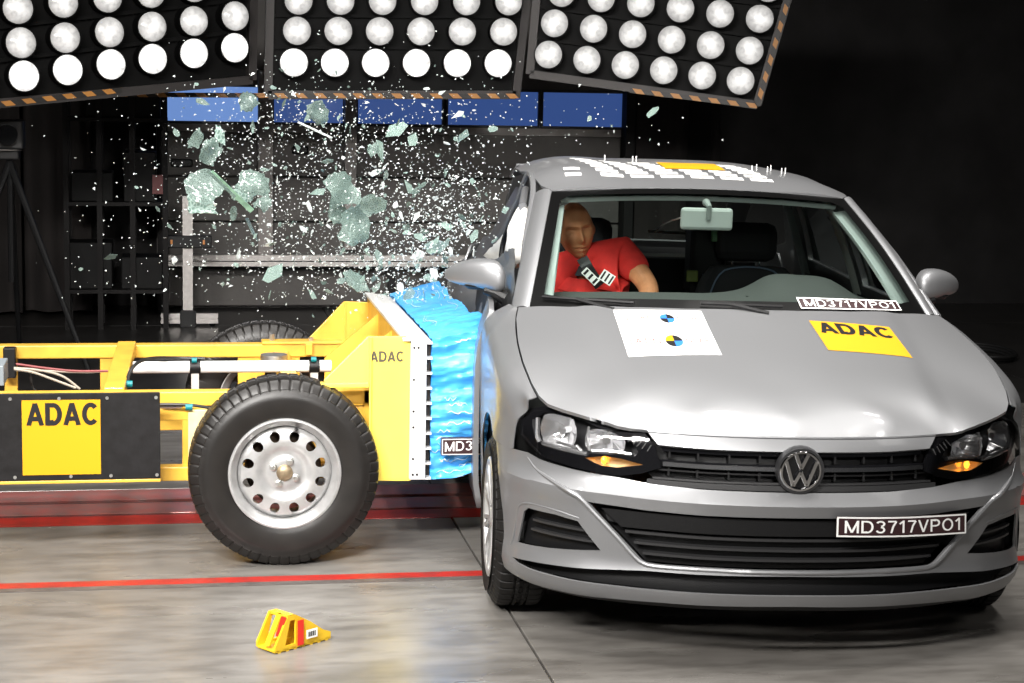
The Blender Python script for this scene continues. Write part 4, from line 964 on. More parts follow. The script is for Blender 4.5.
# underbody black panel and splitter
MB().add([(-.72, .30, .20), (.72, .30, .20), (.74, .5, .17), (-.74, .5, .17), (-.74, 3.6, .17), (.74, 3.6, .17), (-.72, .30, .24), (.72, .30, .24), (.74, 3.6, .24), (-.74, 3.6, .24)], [(0, 1, 2, 3), (3, 2, 5, 4), (6, 7, 8, 9), (0, 1, 7, 6), (4, 5, 8, 9), (0, 3, 4, 9, 6), (1, 2, 5, 8, 7)]).build('underbody', black_pl, car, None)
sheet('lower_lip', sym([(0, .205), (UX(.57), .190), (UX(.79), .187), (UX(.79), .175), (UX(.5), .172), (0, .182)]), bf(-.012), black_pl, car, step=.05, thick=.02)
# data sign on the bumper
dz_, du = .0, 0
us = [solve(lambda a, b: body(a, b, .01), u, v, .2, .5) for u, v in ((834.5, 535.5), (962.5, 532), (963.5, 512.5), (836, 516))]
def sgmap(out):
    def f(p):
        a = np.array(us[0])*(1-p[0])+np.array(us[1])*p[0]; b = np.array(us[3])*(1-p[0])+np.array(us[2])*p[0]; c = a*(1-p[1])+b*p[1]
        v = body(c[0], .522, out); return Vector((v.x, v.y-.004, c[1]))
    return f
sg = sheet('data_sign', unit, sgmap(.008), sign_bk, bmp, step=.1, thick=.004)
for r_ in ([(0, 0), (1, 0), (1, .08), (0, .08)], [(0, .92), (1, .92), (1, 1), (0, 1)], [(0, 0), (.013, 0), (.013, 1), (0, 1)], [(.987, 0), (1, 0), (1, 1), (.987, 1)]):
    sheet('sign_border', r_, sgmap(.0092), wht_vinyl, sg, step=.1, thick=0, smooth=None)
lettering('MD3717VPO1', sgmap(.0095), .055, .945, .2, .82, wht_vinyl, sg, bold=.128)

# headlights -------------------------------------------------------------
HLo = [(UX(.429), .614), (UX(.452), .679), (UX(.488), .716), (UX(.55), .735), (UX(.65), .755), (UX(.745), .774), (UX(.775), .775), (UX(.805), .766), (UY(.425), .737), (UY(.446), .70), (UY(.440), .655), (UX(.838), .625), (UX(.80), .600), (UX(.70), .587), (UX(.557), .577), (UX(.49), .590)]
HLi = [(UX(.50), .655), (UX(.52), .688), (UX(.60), .712), (UX(.70), .735), (UX(.775), .748), (UX(.825), .735), (UX(.845), .708), (UX(.825), .650), (UX(.80), .636), (UX(.73), .630), (UX(.66), .628), (UX(.645), .638), (UX(.56), .642), (UX(.51), .640)]
SIG = [(UX(.485), .618), (UX(.56), .602), (UX(.61), .604), (UX(.665), .622), (UX(.60), .634), (UX(.55), .630)]
refl_m = mat('lamp_reflector', (.72, .72, .73), .2, .9)
refl_d = mat('lamp_inner_grey', (.10, .10, .105), .25, .7)
for k in (1, -1):
    hl = sheet('headlight', S(HLo, k), bf(-.012), black_gl, car, holes=[S(HLi, k), S(SIG, k)], step=.02, thick=.012)
    sheet('cover_glass', S(HLo, k), bf(.003), clear_m, hl, step=.03, thick=0)
    sheet('lamp_floor', S(HLo, k), bf(-.085), refl_d, hl, step=.04, thick=.004)
    def wall(poly, m, nm, d0=-.012, d1=-.075):
        P = densify(S(poly, k), .03); n2 = len(P); vs = [body(*p, d0) for p in P]+[body(*p, d1) for p in P]
        pydata(nm, vs, [(i, (i+1) % n2, (i+1) % n2+n2, i+n2) for i in range(n2)], m, hl, 30)
    wall(HLi, refl_d, 'bezel_wall'); wall(SIG, amber_l, 'signal_wall', -.012, -.045)
    sheet('signal_reflector', S(SIG, k), bf(-.045), amber_l, hl, step=.03, thick=0)
    # two reflector bowls with bulbs
    for (x, z, rx, rz) in ((.765, .688, .072, .052), (.605, .676, .064, .038)):
        c = body(k*UX(x), z, -.03); cc_ = body(k*UX(x), z, -.08); ax = (c-cc_).normalized(); up = Vector((0, 0, 1)); sx_ = ax.cross(up).normalized(); up = sx_.cross(ax)
        vs = []; fs = []; nr, na = 8, 28
        for i in range(nr+1):
            t = i/nr
            for j in range(na):
                a = 2*PI*j/na; ca, sa = math.cos(a), math.sin(a); e = .55
                px_ = math.copysign(abs(ca)**e, ca); pz_ = math.copysign(abs(sa)**e, sa)
                q = cc_+ax*(.055*t*t)+sx_*px_*rx*(.08+.92*t)+up*pz_*rz*(.08+.92*t); q += ax*.004*math.cos(a*7)*t
                vs.append(q)
        for i in range(nr):
            for j in range(na): fs.append((i*na+j, i*na+(j+1) % na, (i+1)*na+(j+1) % na, (i+1)*na+j))
        pydata('reflector_bowl', vs, fs, refl_m, hl, 50)
        MB().cyl(cc_+ax*.018, ax, .010, .035, 14).build('bulb', mat('bulb_glass', (.9, .9, .92), .05, .2), hl)
        MB().cyl(cc_+ax*.036, ax, .013, .006, 14).build('bulb_cap', refl_m, hl)
    # bright side and lower trim bars inside the lamp
    for pts, r in (([(.838, .712), (.824, .66), (.815, .642)], .009), ([(.805, .642), (.74, .638), (.68, .634), (.66, .634)], .008), ([(.645, .645), (.60, .649), (.55, .648), (.52, .645)], .007), ([(.672, .715), (.668, .68), (.655, .645)], .005), ([(.70, .655), (.68, .64)], .006), ([(.76, .655), (.70, .648)], .005)):
        P = [body(k*UX(x), z, -.018) for x, z in pts]; MB().tube([Vector(q) for q in crom(P, 14)] if len(P) > 2 else P, r, 8).build('chrome_trim', refl_m, hl)
    for i in range(5):
        x = .475+.014*i; MB().beam(body(k*UX(x), .662+.006*i, -.008), body(k*UX(x-.012), .682+.006*i, -.008), .003, .003).build('trim_fin', refl_m, hl, None)
    c = body(k*UX(.605), .620, -.025)
    MB().lathe([(.0005, .012), (.006, .010), (.010, .0), (.006, -.012), (.0005, -.014)], 16, Matrix.Translation(c)).build('amber_bulb', amber, hl)

# fenders ------------------------------------------------------------------
def hood_edge(y):
    xs_ = np.interp(y, [.35, .40, .48, .63, .75, .85, 1.05, 1.165], [.749, .772, .789, .803, .805, .803, .79, .772]); return xs_
for k in (1, -1):
    rows = []
    def by(y, z): return body(UY(y), z)
    rows.append([(k*.781, .400, hoodz(.772, .40)-.002), (k*.789, .405, hoodz(.772, .40)-.008), (k*.806, .412, .772), (k*(by(.430, .735).x), .430, .735), (k*(by(.450, .70).x), .450, .70), (k*(by(.455, .65).x), .455, .65), (k*(by(.455, .604).x), .455, .604)])
    for y in (.47, .54, .62, .72, .80, .90, 1.0, 1.10, 1.18, 1.26, 1.33):
        yy = min(y, 1.165); xe = float(hood_edge(yy))+.006; ze = hoodz(xe, yy)-.002
        if y > 1.165: xe = .775+(y-1.165)*.1; ze = .975-(y-1.165)*.05
        crz = float(np.interp(y, [.47, .54, .8, 1.1, 1.33], [.748, .762, .815, .862, .885])); crx = by(y, .70).x-.004
        sh = (xe*.35+crx*.65, y, ze*.45+crz*.55+.010)
        dy_ = abs(y-.80); zb_ = .30+math.sqrt(max(0, .355**2-dy_**2)) if dy_ < .355 else .20
        if y <= .60: zb_ = .60
        if y > 1.16: zb_ = .20
        ex_ = .006 if .6 < y < 1.13 else 0
        rows.append([(k*xe, y, ze), (k*(xe+.008), y, ze-.004), (k*sh[0], sh[1], sh[2]), (k*crx, y, crz), (k*by(y, max(.69, zb_+.03)).x, y, max(.69, zb_+.03)), (k*(by(y, zb_+.02).x+ex_), y, zb_+.012), (k*(by(y, zb_).x+ex_), y, zb_)])
    vs, fs = loft(rows, 48, 26); o = pydata('fender', vs, fs, paint, car, 40, fix=True); solidify(o, .004)
    # wheel house
    P = []
    for i in range(25):
        a = PI*i/24; P.append((.80-.352*math.cos(a), .30+.352*math.sin(a)))
    vs = [(k*.845, y, z) for y, z in P]+[(k*.58, y, z) for y, z in P]+[(k*.58, .80, .30)]
    fs = [(i, i+1, 25+i+1, 25+i) for i in range(24)]+[(25+i, 25+i+1, 50) for i in range(24)]
    pydata('wheel_house', vs, fs, black_pl, car, 60)

# wheels -------------------------------------------------------------------
ctyre = tyre_mesh('tyre', .302, .185, .205, rubber, 50)
hcap = [(.0005, .004), (.02, .004), (.03, -.002), (.05, -.008), (.052, -.02)]
spk = MB()
spk.lathe([(.0005, .000), (.026, .000), (.032, -.006), (.045, -.010), (.05, -.03)], 32)
for i in range(10):
    a = 2*PI*i/10
    for da in (-.085, .085):
        c, s_ = math.cos(a+da), math.sin(a+da); c0, s0_ = math.cos(a+da*.3), math.sin(a+da*.3)
        spk.beam((.04*c0, .04*s0_, -.012), (.188*c, .188*s_, -.004), .013, .014)
spk.lathe([(.178, -.012), (.184, .002), (.196, .006), (.205, .003), (.207, -.006), (.19, -.02), (.178, -.03)], 80)
sme = bpy.data.meshes.new('wheel_cover'); sme.from_pydata(spk.v, [], spk.f); finish(sme, alloy, 30)
dk = MB().lathe([(.0005, -.035), (.19, -.035), (.195, -.05), (.195, -.15)], 40); dkm = bpy.data.meshes.new('steel_rim'); dkm.from_pydata(dk.v, [], dk.f); finish(dkm, mat('dark_steel_rim', (.03, .03, .03), .5, .5), 40)
for k in (-1, 1):
    for y in (.80, 3.366):
        w = obj('wheel', ctyre, car); w.location = (k*(.885 if y < 1 else .865), y, .302+(-.005 if k < 0 else .0)); w.rotation_euler = (0, k*PI/2, 0)
        obj('wheel_cover', sme, w); obj('steel_rim', dkm, w)
    
# glasshouse -----------------------------------------------------------------
def wb(s): a = abs(s)*.725; return Vector((s*.725, float(np.interp(a, [0, .2, .4, .6, .725], [.985, 1.0, 1.045, 1.12, 1.20])), 1.006-.022*(a/.725)**2))
def wt(s): a = abs(s)*.585; return Vector((s*.585, 1.845+.03*(a/.585)**2, 1.373-.026*(a/.585)**2))
def ws(s, t, out=0.):
    p = wb(s).lerp(wt(s), t); p.z += .022*math.sin(PI*t)*(1-.3*s*s)+out; p.y -= out*.4+.02*math.sin(PI*t); return p
def wsm(out): return lambda p: ws(p[0], p[1], out)
full = [(-1, -.03), (1, -.03), (1, 1), (-1, 1)]
wsg = sheet('windscreen', full, wsm(0), glass_m, car, step=.06, thick=0, smooth=60)
inner = [(-.945, .075), (-.85, .055), (.85, .055), (.945, .075), (.935, .90), (.88, .945), (-.88, .945), (-.935, .90)]
sheet('black_border', full, wsm(.0015), mat('border_ceramic_black', (.003, .003, .003), .3, spec=.2), wsg, holes=[inner], step=.05, thick=0, smooth=60)
# data sign at the foot of the glass
def wspx(u, v):
    best = None
    o = CAR_INV@Vector((0, 0, CAMH)); d = (CAR_INV@at(u, v, 1, 8.)-o).normalized(); h = bv_w.ray_cast(o, d); return h[0]
Vw, Fw = tri2d(full, (), .06); bv_w = BVHTree.FromPolygons([ws(*p, .003) for p in Vw], Fw)
Qt = [solve(lambda a, b: ws(a, b, .004), u, v, .5, .05) for u, v in ((801, 308.8), (902, 310.8), (896, 301), (796, 297.5))]
def qf(out):
    def f(p):
        a = np.array(Qt[0])*(1-p[0])+np.array(Qt[1])*p[0]; b = np.array(Qt[3])*(1-p[0])+np.array(Qt[2])*p[0]; c = a*(1-p[1])+b*p[1]; return ws(c[0], c[1], out)
    return f
s_ = sheet('data_sign', unit, qf(.004), sign_bk, wsg, step=.07, thick=0, smooth=None)
for r_ in ([(0, 0), (1, 0), (1, .1), (0, .1)], [(0, .9), (1, .9), (1, 1), (0, 1)], [(0, 0), (.013, 0), (.013, 1), (0, 1)], [(.987, 0), (1, 0), (1, 1), (.987, 1)]):
    sheet('sign_border', r_, qf(.0055), wht_vinyl, s_, step=.07, thick=0, smooth=None)
lettering('MD3717VPO1', qf(.006), .055, .945, .2, .82, wht_vinyl, s_, bold=.128)
# wipers and cowl
sheet('cowl', [(-1, -.10), (1, -.10), (1, 0), (-1, 0)], wsm(-.012), black_pl, car, step=.06, thick=.006)
for a, b in (((-.95, .030), (-.52, .004)), ((-.20, .012), (.20, .000))):
    P = [ws(a[0]+(b[0]-a[0])*i/8, a[1]+(b[1]-a[1])*i/8, .014) for i in range(9)]; MB().tube(P, .006, 6).build('wiper', black_pl, car)
    MB().tube([P[3], ws((a[0]+b[0])/2+.12, -.05, .016)], .008, 6).build('wiper_arm', black_pl, car)

# pillars, roof
def roofz_ctl():
    c = []
    for x, y, z in [(0, 1.845, 1.376), (.3, 1.853, 1.370), (.585, 1.875, 1.350), (0, 2.05, 1.420), (.3, 2.05, 1.413), (.56, 2.05, 1.385), (.63, 2.05, 1.358), (0, 2.4, 1.447), (.3, 2.4, 1.441), (.5, 2.4, 1.418), (.6, 2.4, 1.388), (.66, 2.4, 1.35), (0, 2.9, 1.440), (.4, 2.9, 1.425), (.6, 2.9, 1.378), (.65, 2.9, 1.345), (0, 3.4, 1.395), (.4, 3.4, 1.380), (.6, 3.4, 1.325)]:
        c.append((x, y, z))
        if x: c.append((-x, y, z))
    return tps(c)
rz0 = roofz_ctl()
def roofz(x, y): return rz0(x, y)+(.045*ss(.20, .60, -x)*ss(1.86, 2.15, y)*(1-ss(2.6, 3.2, y)))
rf = [(0, 1.846), (.3, 1.855), (.58, 1.876), (.62, 1.96), (.645, 2.1), (.66, 2.4), (.655, 2.9), (.62, 3.35), (.4, 3.43), (0, 3.45)]
roof = sheet('roof', sym(rf), lambda p: Vector((p[0], p[1], roofz(*p))), paint, car, step=.04, thick=.012, smooth=45)
RV, RF = tri2d(sym(rf), (), .04); bv_r = BVHTree.FromPolygons([Vector((x, y, roofz(x, y))) for x, y in RV], RF)
for k in (1, -1):
    rows = []
    for t in (-.04, .12, .35, .6, .82, 1.0):
        p = ws(k, t); o_ = Vector((k, 0, 0)); w_ = .060 if k < 0 else .055
        rows.append([p+Vector((0, 0, -.010)), p+Vector((k*.004, 0, .006)), p+Vector((k*w_*.5, w_*.35, .010)), p+Vector((k*w_, w_*.9, -.010)), p+Vector((k*(w_+.004), w_*1.5, -.035))])
    vs, fs = loft(rows, 24, 12); o = pydata('windscreen_pillar', vs, fs, paint, car, 45); solidify(o, .01)
    # light inner pillar trim
    rows = []
    for t in (.06, .3, .6, .93):
        p = ws(k*.975, t, -.02); q = ws(k*.895, t, -.028); rows.append([p, (p+q)/2+Vector((0, .01, -.004)), q+Vector((0, .03, -.01)), q+Vector((k*.05, .10, -.05))])
    vs, fs = loft(rows, 14, 8); pydata('inner_pillar_trim', vs, fs, trim_pl, car, 50)
# roof lining front edge
rows = [[ws(s, .985, -.022) for s in (-.95, -.5, 0, .5, .95)], [ws(s, .935, -.026) for s in (-.92, -.5, 0, .5, .92)], [ws(s, .93, -.03)+Vector((0, .06, .012)) for s in (-.92, -.5, 0, .5, .92)], [Vector((s*.55, 2.3, 1.365)) for s in (-.92, -.5, 0, .5, .92)], [Vector((s*.55, 3.2, 1.33)) for s in (-.92, -.5, 0, .5, .92)]]
vs, fs = loft(rows, 20, 16); pydata('roof_lining', vs, fs, trim_pl, car, 50)
# roof measurement stickers: six bands made of narrow white bars, a yellow patch, and pins
for i in range(6):
    for j in range(7):
        y = 1.99+.058*j; xx = -.33+.122*i-.014*j
        Vv, Ff = tri2d([(xx-.046, y), (xx+.046, y), (xx+.046, y+.042), (xx-.046, y+.042)], (), .03); pydata('white_marker', [on(bv_r, a, b, .0015) for a, b in Vv], Ff, wht_vinyl, roof, None, fix=False)
for y in (1.99, 2.05):
    Vv, Ff = tri2d([(-.52, y), (-.455, y), (-.455, y+.03), (-.52, y+.03)], (), .03); pydata('white_marker', [on(bv_r, a, b, .0015) for a, b in Vv], Ff, wht_vinyl, roof, None, fix=False)
Vv, Ff = tri2d([(-.09, 2.16), (.16, 2.16), (.16, 2.40), (-.09, 2.40)], (), .04); o = pydata('yellow_patch', [on(bv_r, a, b, .0028) for a, b in Vv], Ff, yel_st, roof, None, fix=False)
for x, y in ((-.30, 2.45), (-.18, 2.45), (-.165, 2.45), (.28, 2.2), (.31, 2.25), (.345, 2.2), (.375, 2.27), (.405, 2.2), (.43, 2.24)):
    p = on(bv_r, x, y, 0); MB().cyl(p+Vector((0, 0, .012)), (0, 0, 1), .0022, .024, 8).build('marker_pin', wht_vinyl, roof)

# side panels ------------------------------------------------------------
def sidex(y, z):
    if z <= .93: off = float(np.interp(z, SZ, SO)); return float(np.interp(y, PL[:650, 1], PL[:650, 0]))-off
    b = float(np.interp(y, PL[:650, 1], PL[:650, 0]))-.045; t = (z-.93)/(1.36-.93); return b+(.655-b)*t-.0-.012*math.sin(PI*t)*-1
def crush(y, z): # the struck side is pushed in where the block meets it
    return .075*ss(1.5, 1.9, y)*(1-ss(2.7, 3.1, y))*ss(.2, .35, z)*(1-ss(.85, 1.05, z))+.012*noise.noise(Vector((y*6, z*9, 1)))*ss(1.4, 1.7, y)+.12*ss(2.1, 2.8, y)*ss(.75, 1.0, z)
def sm(k, out=0.):
    def f(p): y, z = p; return Vector((k*(sidex(y, z)+out-(crush(y, z) if k < 0 else 0)), y, z))
    return f
rail = [(1.36, .935), (1.70, 1.13), (1.98, 1.272), (2.2, 1.325), (2.5, 1.345), (2.9, 1.335), (3.25, 1.28)]
fd = [(1.345, .20), (1.345, .93), (1.45, 1.0), (1.70, 1.145), (1.98, 1.285), (2.2, 1.335), (2.36, 1.347), (2.36, .20)]
fdw = [(1.52, .955), (1.75, 1.12), (2.0, 1.25), (2.15, 1.295), (2.30, 1.31), (2.30, .96)]
rd = [(2.37, .20), (2.37, 1.347), (2.7, 1.35), (3.0, 1.33), (3.2, 1.27), (3.3, .98), (3.18, .70), (3.02, .5), (2.98, .20)]
rdw = [(2.42, .965), (2.42, 1.31), (2.7, 1.315), (2.95, 1.295), (3.08, 1.25), (3.16, .985)]
for k in (1, -1):
    fl_ = k > 0
    for nm, ol, hw_ in (('front_door', fd, fdw), ('rear_door', rd, rdw)):
        if k < 0 and nm == 'front_door':
            ol2 = [(1.345, .20), (1.345, .93), (1.50, .955), (2.36, .95), (2.36, .20)]; d = sheet(nm, ol2, sm(k), paint, car, step=.045, thick=.02, smooth=40, flip=False)
        elif k < 0:
            d = sheet(nm, [(2.37, .20), (2.37, .93), (3.0, .93), (3.3, .93), (3.18, .70), (3.02, .5), (2.98, .20)], sm(k), paint, car, step=.05, thick=.02, smooth=40)
        else:
            d = sheet(nm, ol, sm(k), paint, car, holes=[hw_], step=.05, thick=.02, smooth=40, flip=fl_ if 0 else False)
            if k > 0: sheet('side_glass', hw_, sm(k, -.008), glass_m, d, step=.1, thick=0)
        if k > 0:
            y0 = 2.2 if nm == 'front_door' else 3.02; MB().tube([sm(k, .012)((y0-.1, .80)), sm(k, .03)((y0-.06, .802)), sm(k, .03)((y0+.04, .802)), sm(k, .012)((y0+.08, .80))], .009, 8).build('door_handle', paint, d)
    q = [(2.99, .20), (3.03, .5), (3.19, .70), (3.31, .98), (3.21, 1.27), (3.35, 1.27), (3.62, 1.02), (3.9, .98), (3.95, .60), (3.95, .25)]
    q = q+[(3.7, .25)]+[(3.366+.355*math.cos(a), .30+.355*math.sin(a)) for a in [i*PI/10 for i in range(0, 11)]]+[(3.01, .20)]
    sheet('rear_quarter', q, sm(k), paint, car, step=.06, thick=.01, smooth=40)
    MB().tube([sm(k, -.01)((a, b+.006)) for a, b in (rail if k > 0 else rail[2:4])], .018, 8).build('roof_rail', paint, car)
    # inside: centre pillars with pale trim
    for y, w_ in (((2.36, .06), (3.2, .08)) if k > 0 else ()):
        rows = [[sm(k, -.04)((y-w_, z)), sm(k, -.055)((y, z)), sm(k, -.04)((y+w_, z))] for z in (.80, 1.0, 1.2, 1.32)]
        vs, fs = loft(rows, 8, 5); pydata('inner_side_trim', vs, fs, trim_pl, car, 50)
    rows = [[sm(1, -.05)((y, z))*1 if k > 0 else Vector((-sm(1, -.05)((y, z)).x, y, z)) for z in (.35, .7, .92)] for y in (1.35, 1.8, 2.4, 3.2)]
    vs, fs = loft(rows, 12, 8); pydata('door_lining', vs, fs, grey_pl, car, 50)
# tail: hatch, rear glass, rear bumper
hat = [(-.62, 0), (.62, 0), (.58, 1), (-.58, 1)]
def hm(out=0.): return lambda p: Vector((p[0], 3.97-.50*max(0, p[1])**1.15-.05*(p[0]/.6)**2+out, .95+.42*p[1]))
sheet('tailgate', hat, hm(), paint, car, holes=[[(-.52, .08), (.52, .08), (.47, .90), (-.47, .90)]], step=.08, thick=.01); sheet('rear_glass', [(-.53, .07), (.53, .07), (.48, .91), (-.48, .91)], hm(-.012), glass_m, car, step=.15, thick=0)
sheet('rear_bumper', sym([(0, .25), (UY(3.9)+.0, .25), (UY(3.9), .97), (0, .97)][1:3] + []) if 0 else [(PU[-1]-1.02, .25), (PU[-1], .25), (PU[-1], .96), (PU[-1]-1.02, .96)], lambda p: body(p[0], p[1]), paint, car, step=.08, thick=.01)
sheet('rear_bumper', [(PU[-1]-1.02, .25), (PU[-1], .25), (PU[-1], .96), (PU[-1]-1.02, .96)], lambda p: (lambda v: Vector((-v.x, v.y, v.z)))(body(p[0], p[1])), paint, car, step=.08, thick=.01)

# mirrors
for k in (1, -1):
    rows = []
    for x, zc, hz_, hy, yc in ((.792, 1.030, .030, .030, 1.50), (.805, 1.036, .052, .055, 1.505), (.83, 1.043, .062, .07, 1.51), (.88, 1.047, .060, .075, 1.52), (.94, 1.044, .050, .068, 1.54), (.985, 1.037, .034, .048, 1.56), (1.01, 1.032, .016, .02, 1.575), (1.014, 1.031, .004, .006, 1.58)):
        ring = []
        for j in range(25):
            a = 2*PI*j/24; ca, sa = math.cos(a), math.sin(a); e = .72
            zz_ = math.copysign(abs(sa)**e, sa)*hz_; zz_ = zz_*(.88 if zz_ < 0 else 1); ring.append((k*(x-(.004*(x-.79)/.2)), yc+.03+.35*(x-.79)+math.copysign(abs(ca)**e, ca)*hy*(1 if ca < 0 else .55), zc+zz_))
        rows.append(ring)
    vs, fs = loft(rows, 30, 40); fs.append(tuple(range(40))); mh = pydata('mirror_housing', vs, fs, paint, car, 50)
    dzm = 0
    MB().lathe([(.0005, -.01), (.06, -.008), (.075, .006), (.05, .02), (.0005, .022)], 24, Matrix.Translation((k*.870, 1.585, .998+dzm))@Matrix.Diagonal((.95, .62, .8, 1))).build('mirror_base', black_pl, mh)
    MB().tube([(k*.79, 1.53, .965), (k*.83, 1.535, .985+dzm), (k*.87, 1.535, .995+dzm)], [.028, .022, .016], 10).build('mirror_arm', black_pl, mh)
    MB().beam((k*.82, 1.588, 1.04), (k*.955, 1.645, 1.04), .006, .075).build('mirror_glass', chrome, mh, None)

# interior ---------------------------------------------------------------
dash = []
for s in np.linspace(-1, 1, 13):
    x = s*.70; h = .0; bn = math.exp(-((x-.34)/.20)**4)*.082
    dash.append([(x, wb(s).y+.03, wb(s).z-.035), (x, 1.32, .985-.01*s*s+bn*.1), (x, 1.50, .992-.012*s*s+bn*.75), (x, 1.60, .992-.012*s*s+bn), (x, 1.66, .965-.012*s*s+bn*.8), (x, 1.70, .90), (x, 1.66, .70), (x, 1.55, .45)])
vs, fs = loft(dash, 60, 34); dsh = pydata('dashboard', vs, fs, dash_pl, car, 50)
p = ws(.25, .1); MB().box((.15, 1.45, .998), (.07, .02, .006)).build('air_vent', black_pl, dsh, None)
Ms = Matrix.Translation((.37, 1.86, .845))@Matrix.Rotation(math.radians(68), 4, 'X')
sw = MB().tube([Ms@Vector((.185*math.cos(a), .185*math.sin(a), 0)) for a in [2*PI*i/48 for i in range(48)]], .016, 10, closed=True).build('steering_wheel', black_pl, car)
MB().tube([Ms@Vector((-.17, 0, 0)), Ms@Vector((0, 0, -.03)), Ms@Vector((.17, 0, 0))], .02, 8).build('spoke', black_pl, sw)
MB().cyl(Ms@Vector((0, 0, -.02)), Ms.to_3x3()@Vector((0, 0, 1)), .07, .04, 20, .06).build('horn_pad', black_pl, sw)
# rear view mirror, stalk and cable
p0 = cat(681, 207, 1, 1.72); p1 = cat(732, 231, 1, 1.72); mc = (p0+p1)/2; mw_, mh_ = (p1.x-p0.x), (p0.z-p1.z)
MB().box(mc, (mw_, .025, mh_*.98)).build('inner_mirror', mat('mirror_back_grey', (.50, .56, .53), .45), car, None, bevel=.018)
MB().tube([mc+Vector((.005, -.01, -.0)), mc+Vector((.005, -.02, mh_*.55)), ws(.005+mc.x/.62, .90, -.015)], [.011, .010, .016], 10).build('mirror_stalk', mat('stalk_grey', (.30, .34, .32), .5), car)
MB().tube([Vector(q) for q in crom([cat(655, 233, 1, 2.5), cat(661, 226, 1, 2.3), cat(671, 221, 1, 2.0), cat(683, 217, 1, 1.75)], 16)], .003, 6).build('white_wire', wht_vinyl, car)
# seats
def seat(x, y, blue=False, wd=.50, lean=.22, h=.62, name='front_seat', head=True, zb=.42):
    cu = []
    for t in (0, .15, .4, .7, .9, 1.0):
        w_ = wd*(.92+.12*math.sin(PI*t))/2*(1 if t < .85 else (1-.28*(t-.85)/.15)); zc = zb+h*t; yc = y+lean*t; th = .075*(1-.35*t)
        ring = []
        for j in range(21):
            a = 2*PI*j/20; ca, sa = math.cos(a), math.sin(a); ring.append((x+math.copysign(abs(ca)**.55, ca)*w_, yc+math.copysign(abs(sa)**.7, sa)*th+(-.03 if abs(ca) > .8 else 0), zc))
        cu.append(ring)
    vs, fs = loft(cu, 22, 40); fs += [tuple(range(40)), tuple(21*40+i for i in range(40))]
    o = pydata(name, vs, fs, seat_fab, car, 50)
    MB().box((x, y-.20, zb-.06), (wd, .50, .16)).build('seat_cushion', seat_fab, o, None, bevel=.05)
    if head:
        MB().box((x, y+lean+.02, zb+h+.105), (.27, .10, .17)).build('headrest', seat_fab, o, None, bevel=.045)
        for dx in (-.06, .06): MB().cyl((x+dx, y+lean+.02, zb+h+.02), (0, 0, 1), .006, .10, 8).build('headrest_post', chrome, o)
    if blue:
        P = [Vector((x+sx*wd*.40*(1 if t < .85 else .82), y+lean*t-.085*(1-.35*t), zb+h*t)) for sx, t in ((-1, .25), (-1, .6), (-1, .86), (-.6, .985), (.6, .985), (1, .86), (1, .6), (1, .25))]
        MB().tube([Vector(q) for q in crom(P, 40)], .004, 6).build('piping', seat_blue, o)
    return o
seat(-.36, 2.42, zb=.38); seat(.36, 2.36, True, zb=.38)
seat(0, 3.12, name='rear_seat', wd=1.22, head=False, zb=.40, h=.56, lean=.18)
pt = MB().box((0, 3.55, .93), (1.15, .38, .02)).build('parcel_shelf', grey_pl, car, None, bevel=.005)
MB().box((0, 2.4, .20), (1.35, 2.2, .04)).build('cabin_floor', seat_fab, car, None)
MB().tube([cat(648, 231, 1, 3.15), cat(762, 238, 1, 3.15)], .008, 6).build('luggage_bar', mat('bar_grey', (.25, .26, .25), .5), car)
eq = cat(705, 260, 1, 2.75); MB().box(eq, (.16, .16, .30)).build('recorder_box', black_pl, car, None, bevel=.02)
for u, v, c_ in ((692, 276, (.10, .13, .02)), (717, 236, (.08, .2, .09)), (708, 280, (.05, .08, .2))):
    MB().box(cat(u, v, 1, 2.6), (.05, .02, .05)).build('recorder_label', mat('label_tint', c_, .5), car, None, bevel=.004)
# struck side: torn door frame bowed away from the pillar, crumpled skin and side airbag
def cp_(lst, N=40): return [Vector(q) for q in crom([cat(u, v, 1, y) for u, v, y in lst], N)]
bd2 = MB().tube(cp_([(519, 300, 1.32), (522.5, 270, 1.45), (527.5, 230, 1.7), (533, 195, 1.95), (532.5, 178, 2.08), (529.5, 173, 2.16), (526, 178, 2.24), (519, 197, 2.36), (511, 216, 2.5), (500, 236, 2.7), (486, 254, 2.95)]), .013, 8).build('bent_door_frame', paint, car)
MB().tube(cp_([(523, 296, 1.36), (529, 250, 1.62), (534, 215, 1.85), (537, 188, 2.0), (538, 175, 2.15)]), .010, 8).build('door_seal', black_pl, bd2)
MB().tube(cp_([(524, 215, 2.1), (519, 208, 2.2), (512, 222, 2.3), (504, 240, 2.4), (501, 262, 2.4), (503, 280, 2.35)]), .012, 8).build('seal_strip', black_pl, bd2)
rows = []
for f in np.linspace(0, 1, 9):
    a = cat(481+34*f, 254-0*f+6*math.sin(f*5), 1, 2.95-1.45*f); b = cat(478+34*f, 330-10*f, 1, 2.9-1.4*f)
    rows.append([a.lerp(b, t)+Vector((.014*noise.noise(Vector((f*6, t*5, 2))), 0, 0)) for t in np.linspace(0, 1, 7)])
vs, fs = loft(rows, 34, 26)
rr = random.Random(5)
vs = [np.array(v)+np.array([.012*noise.noise(Vector(v)*16), .01*noise.noise(Vector(v)*21), .010*noise.noise(Vector(v)*18)]) for v in vs]
pydata('crumpled_door_skin', vs, fs, paint, bd2, 25)
rows = [[cat(483, 256, 1, 2.95), cat(499, 268, 1, 2.8), cat(505, 290, 1, 2.6)], [cat(496, 240, 1, 2.75), cat(503, 255, 1, 2.65), cat(508, 280, 1, 2.5)], [cat(506, 222, 1, 2.6), cat(509, 240, 1, 2.55), cat(512, 275, 1, 2.45)]]
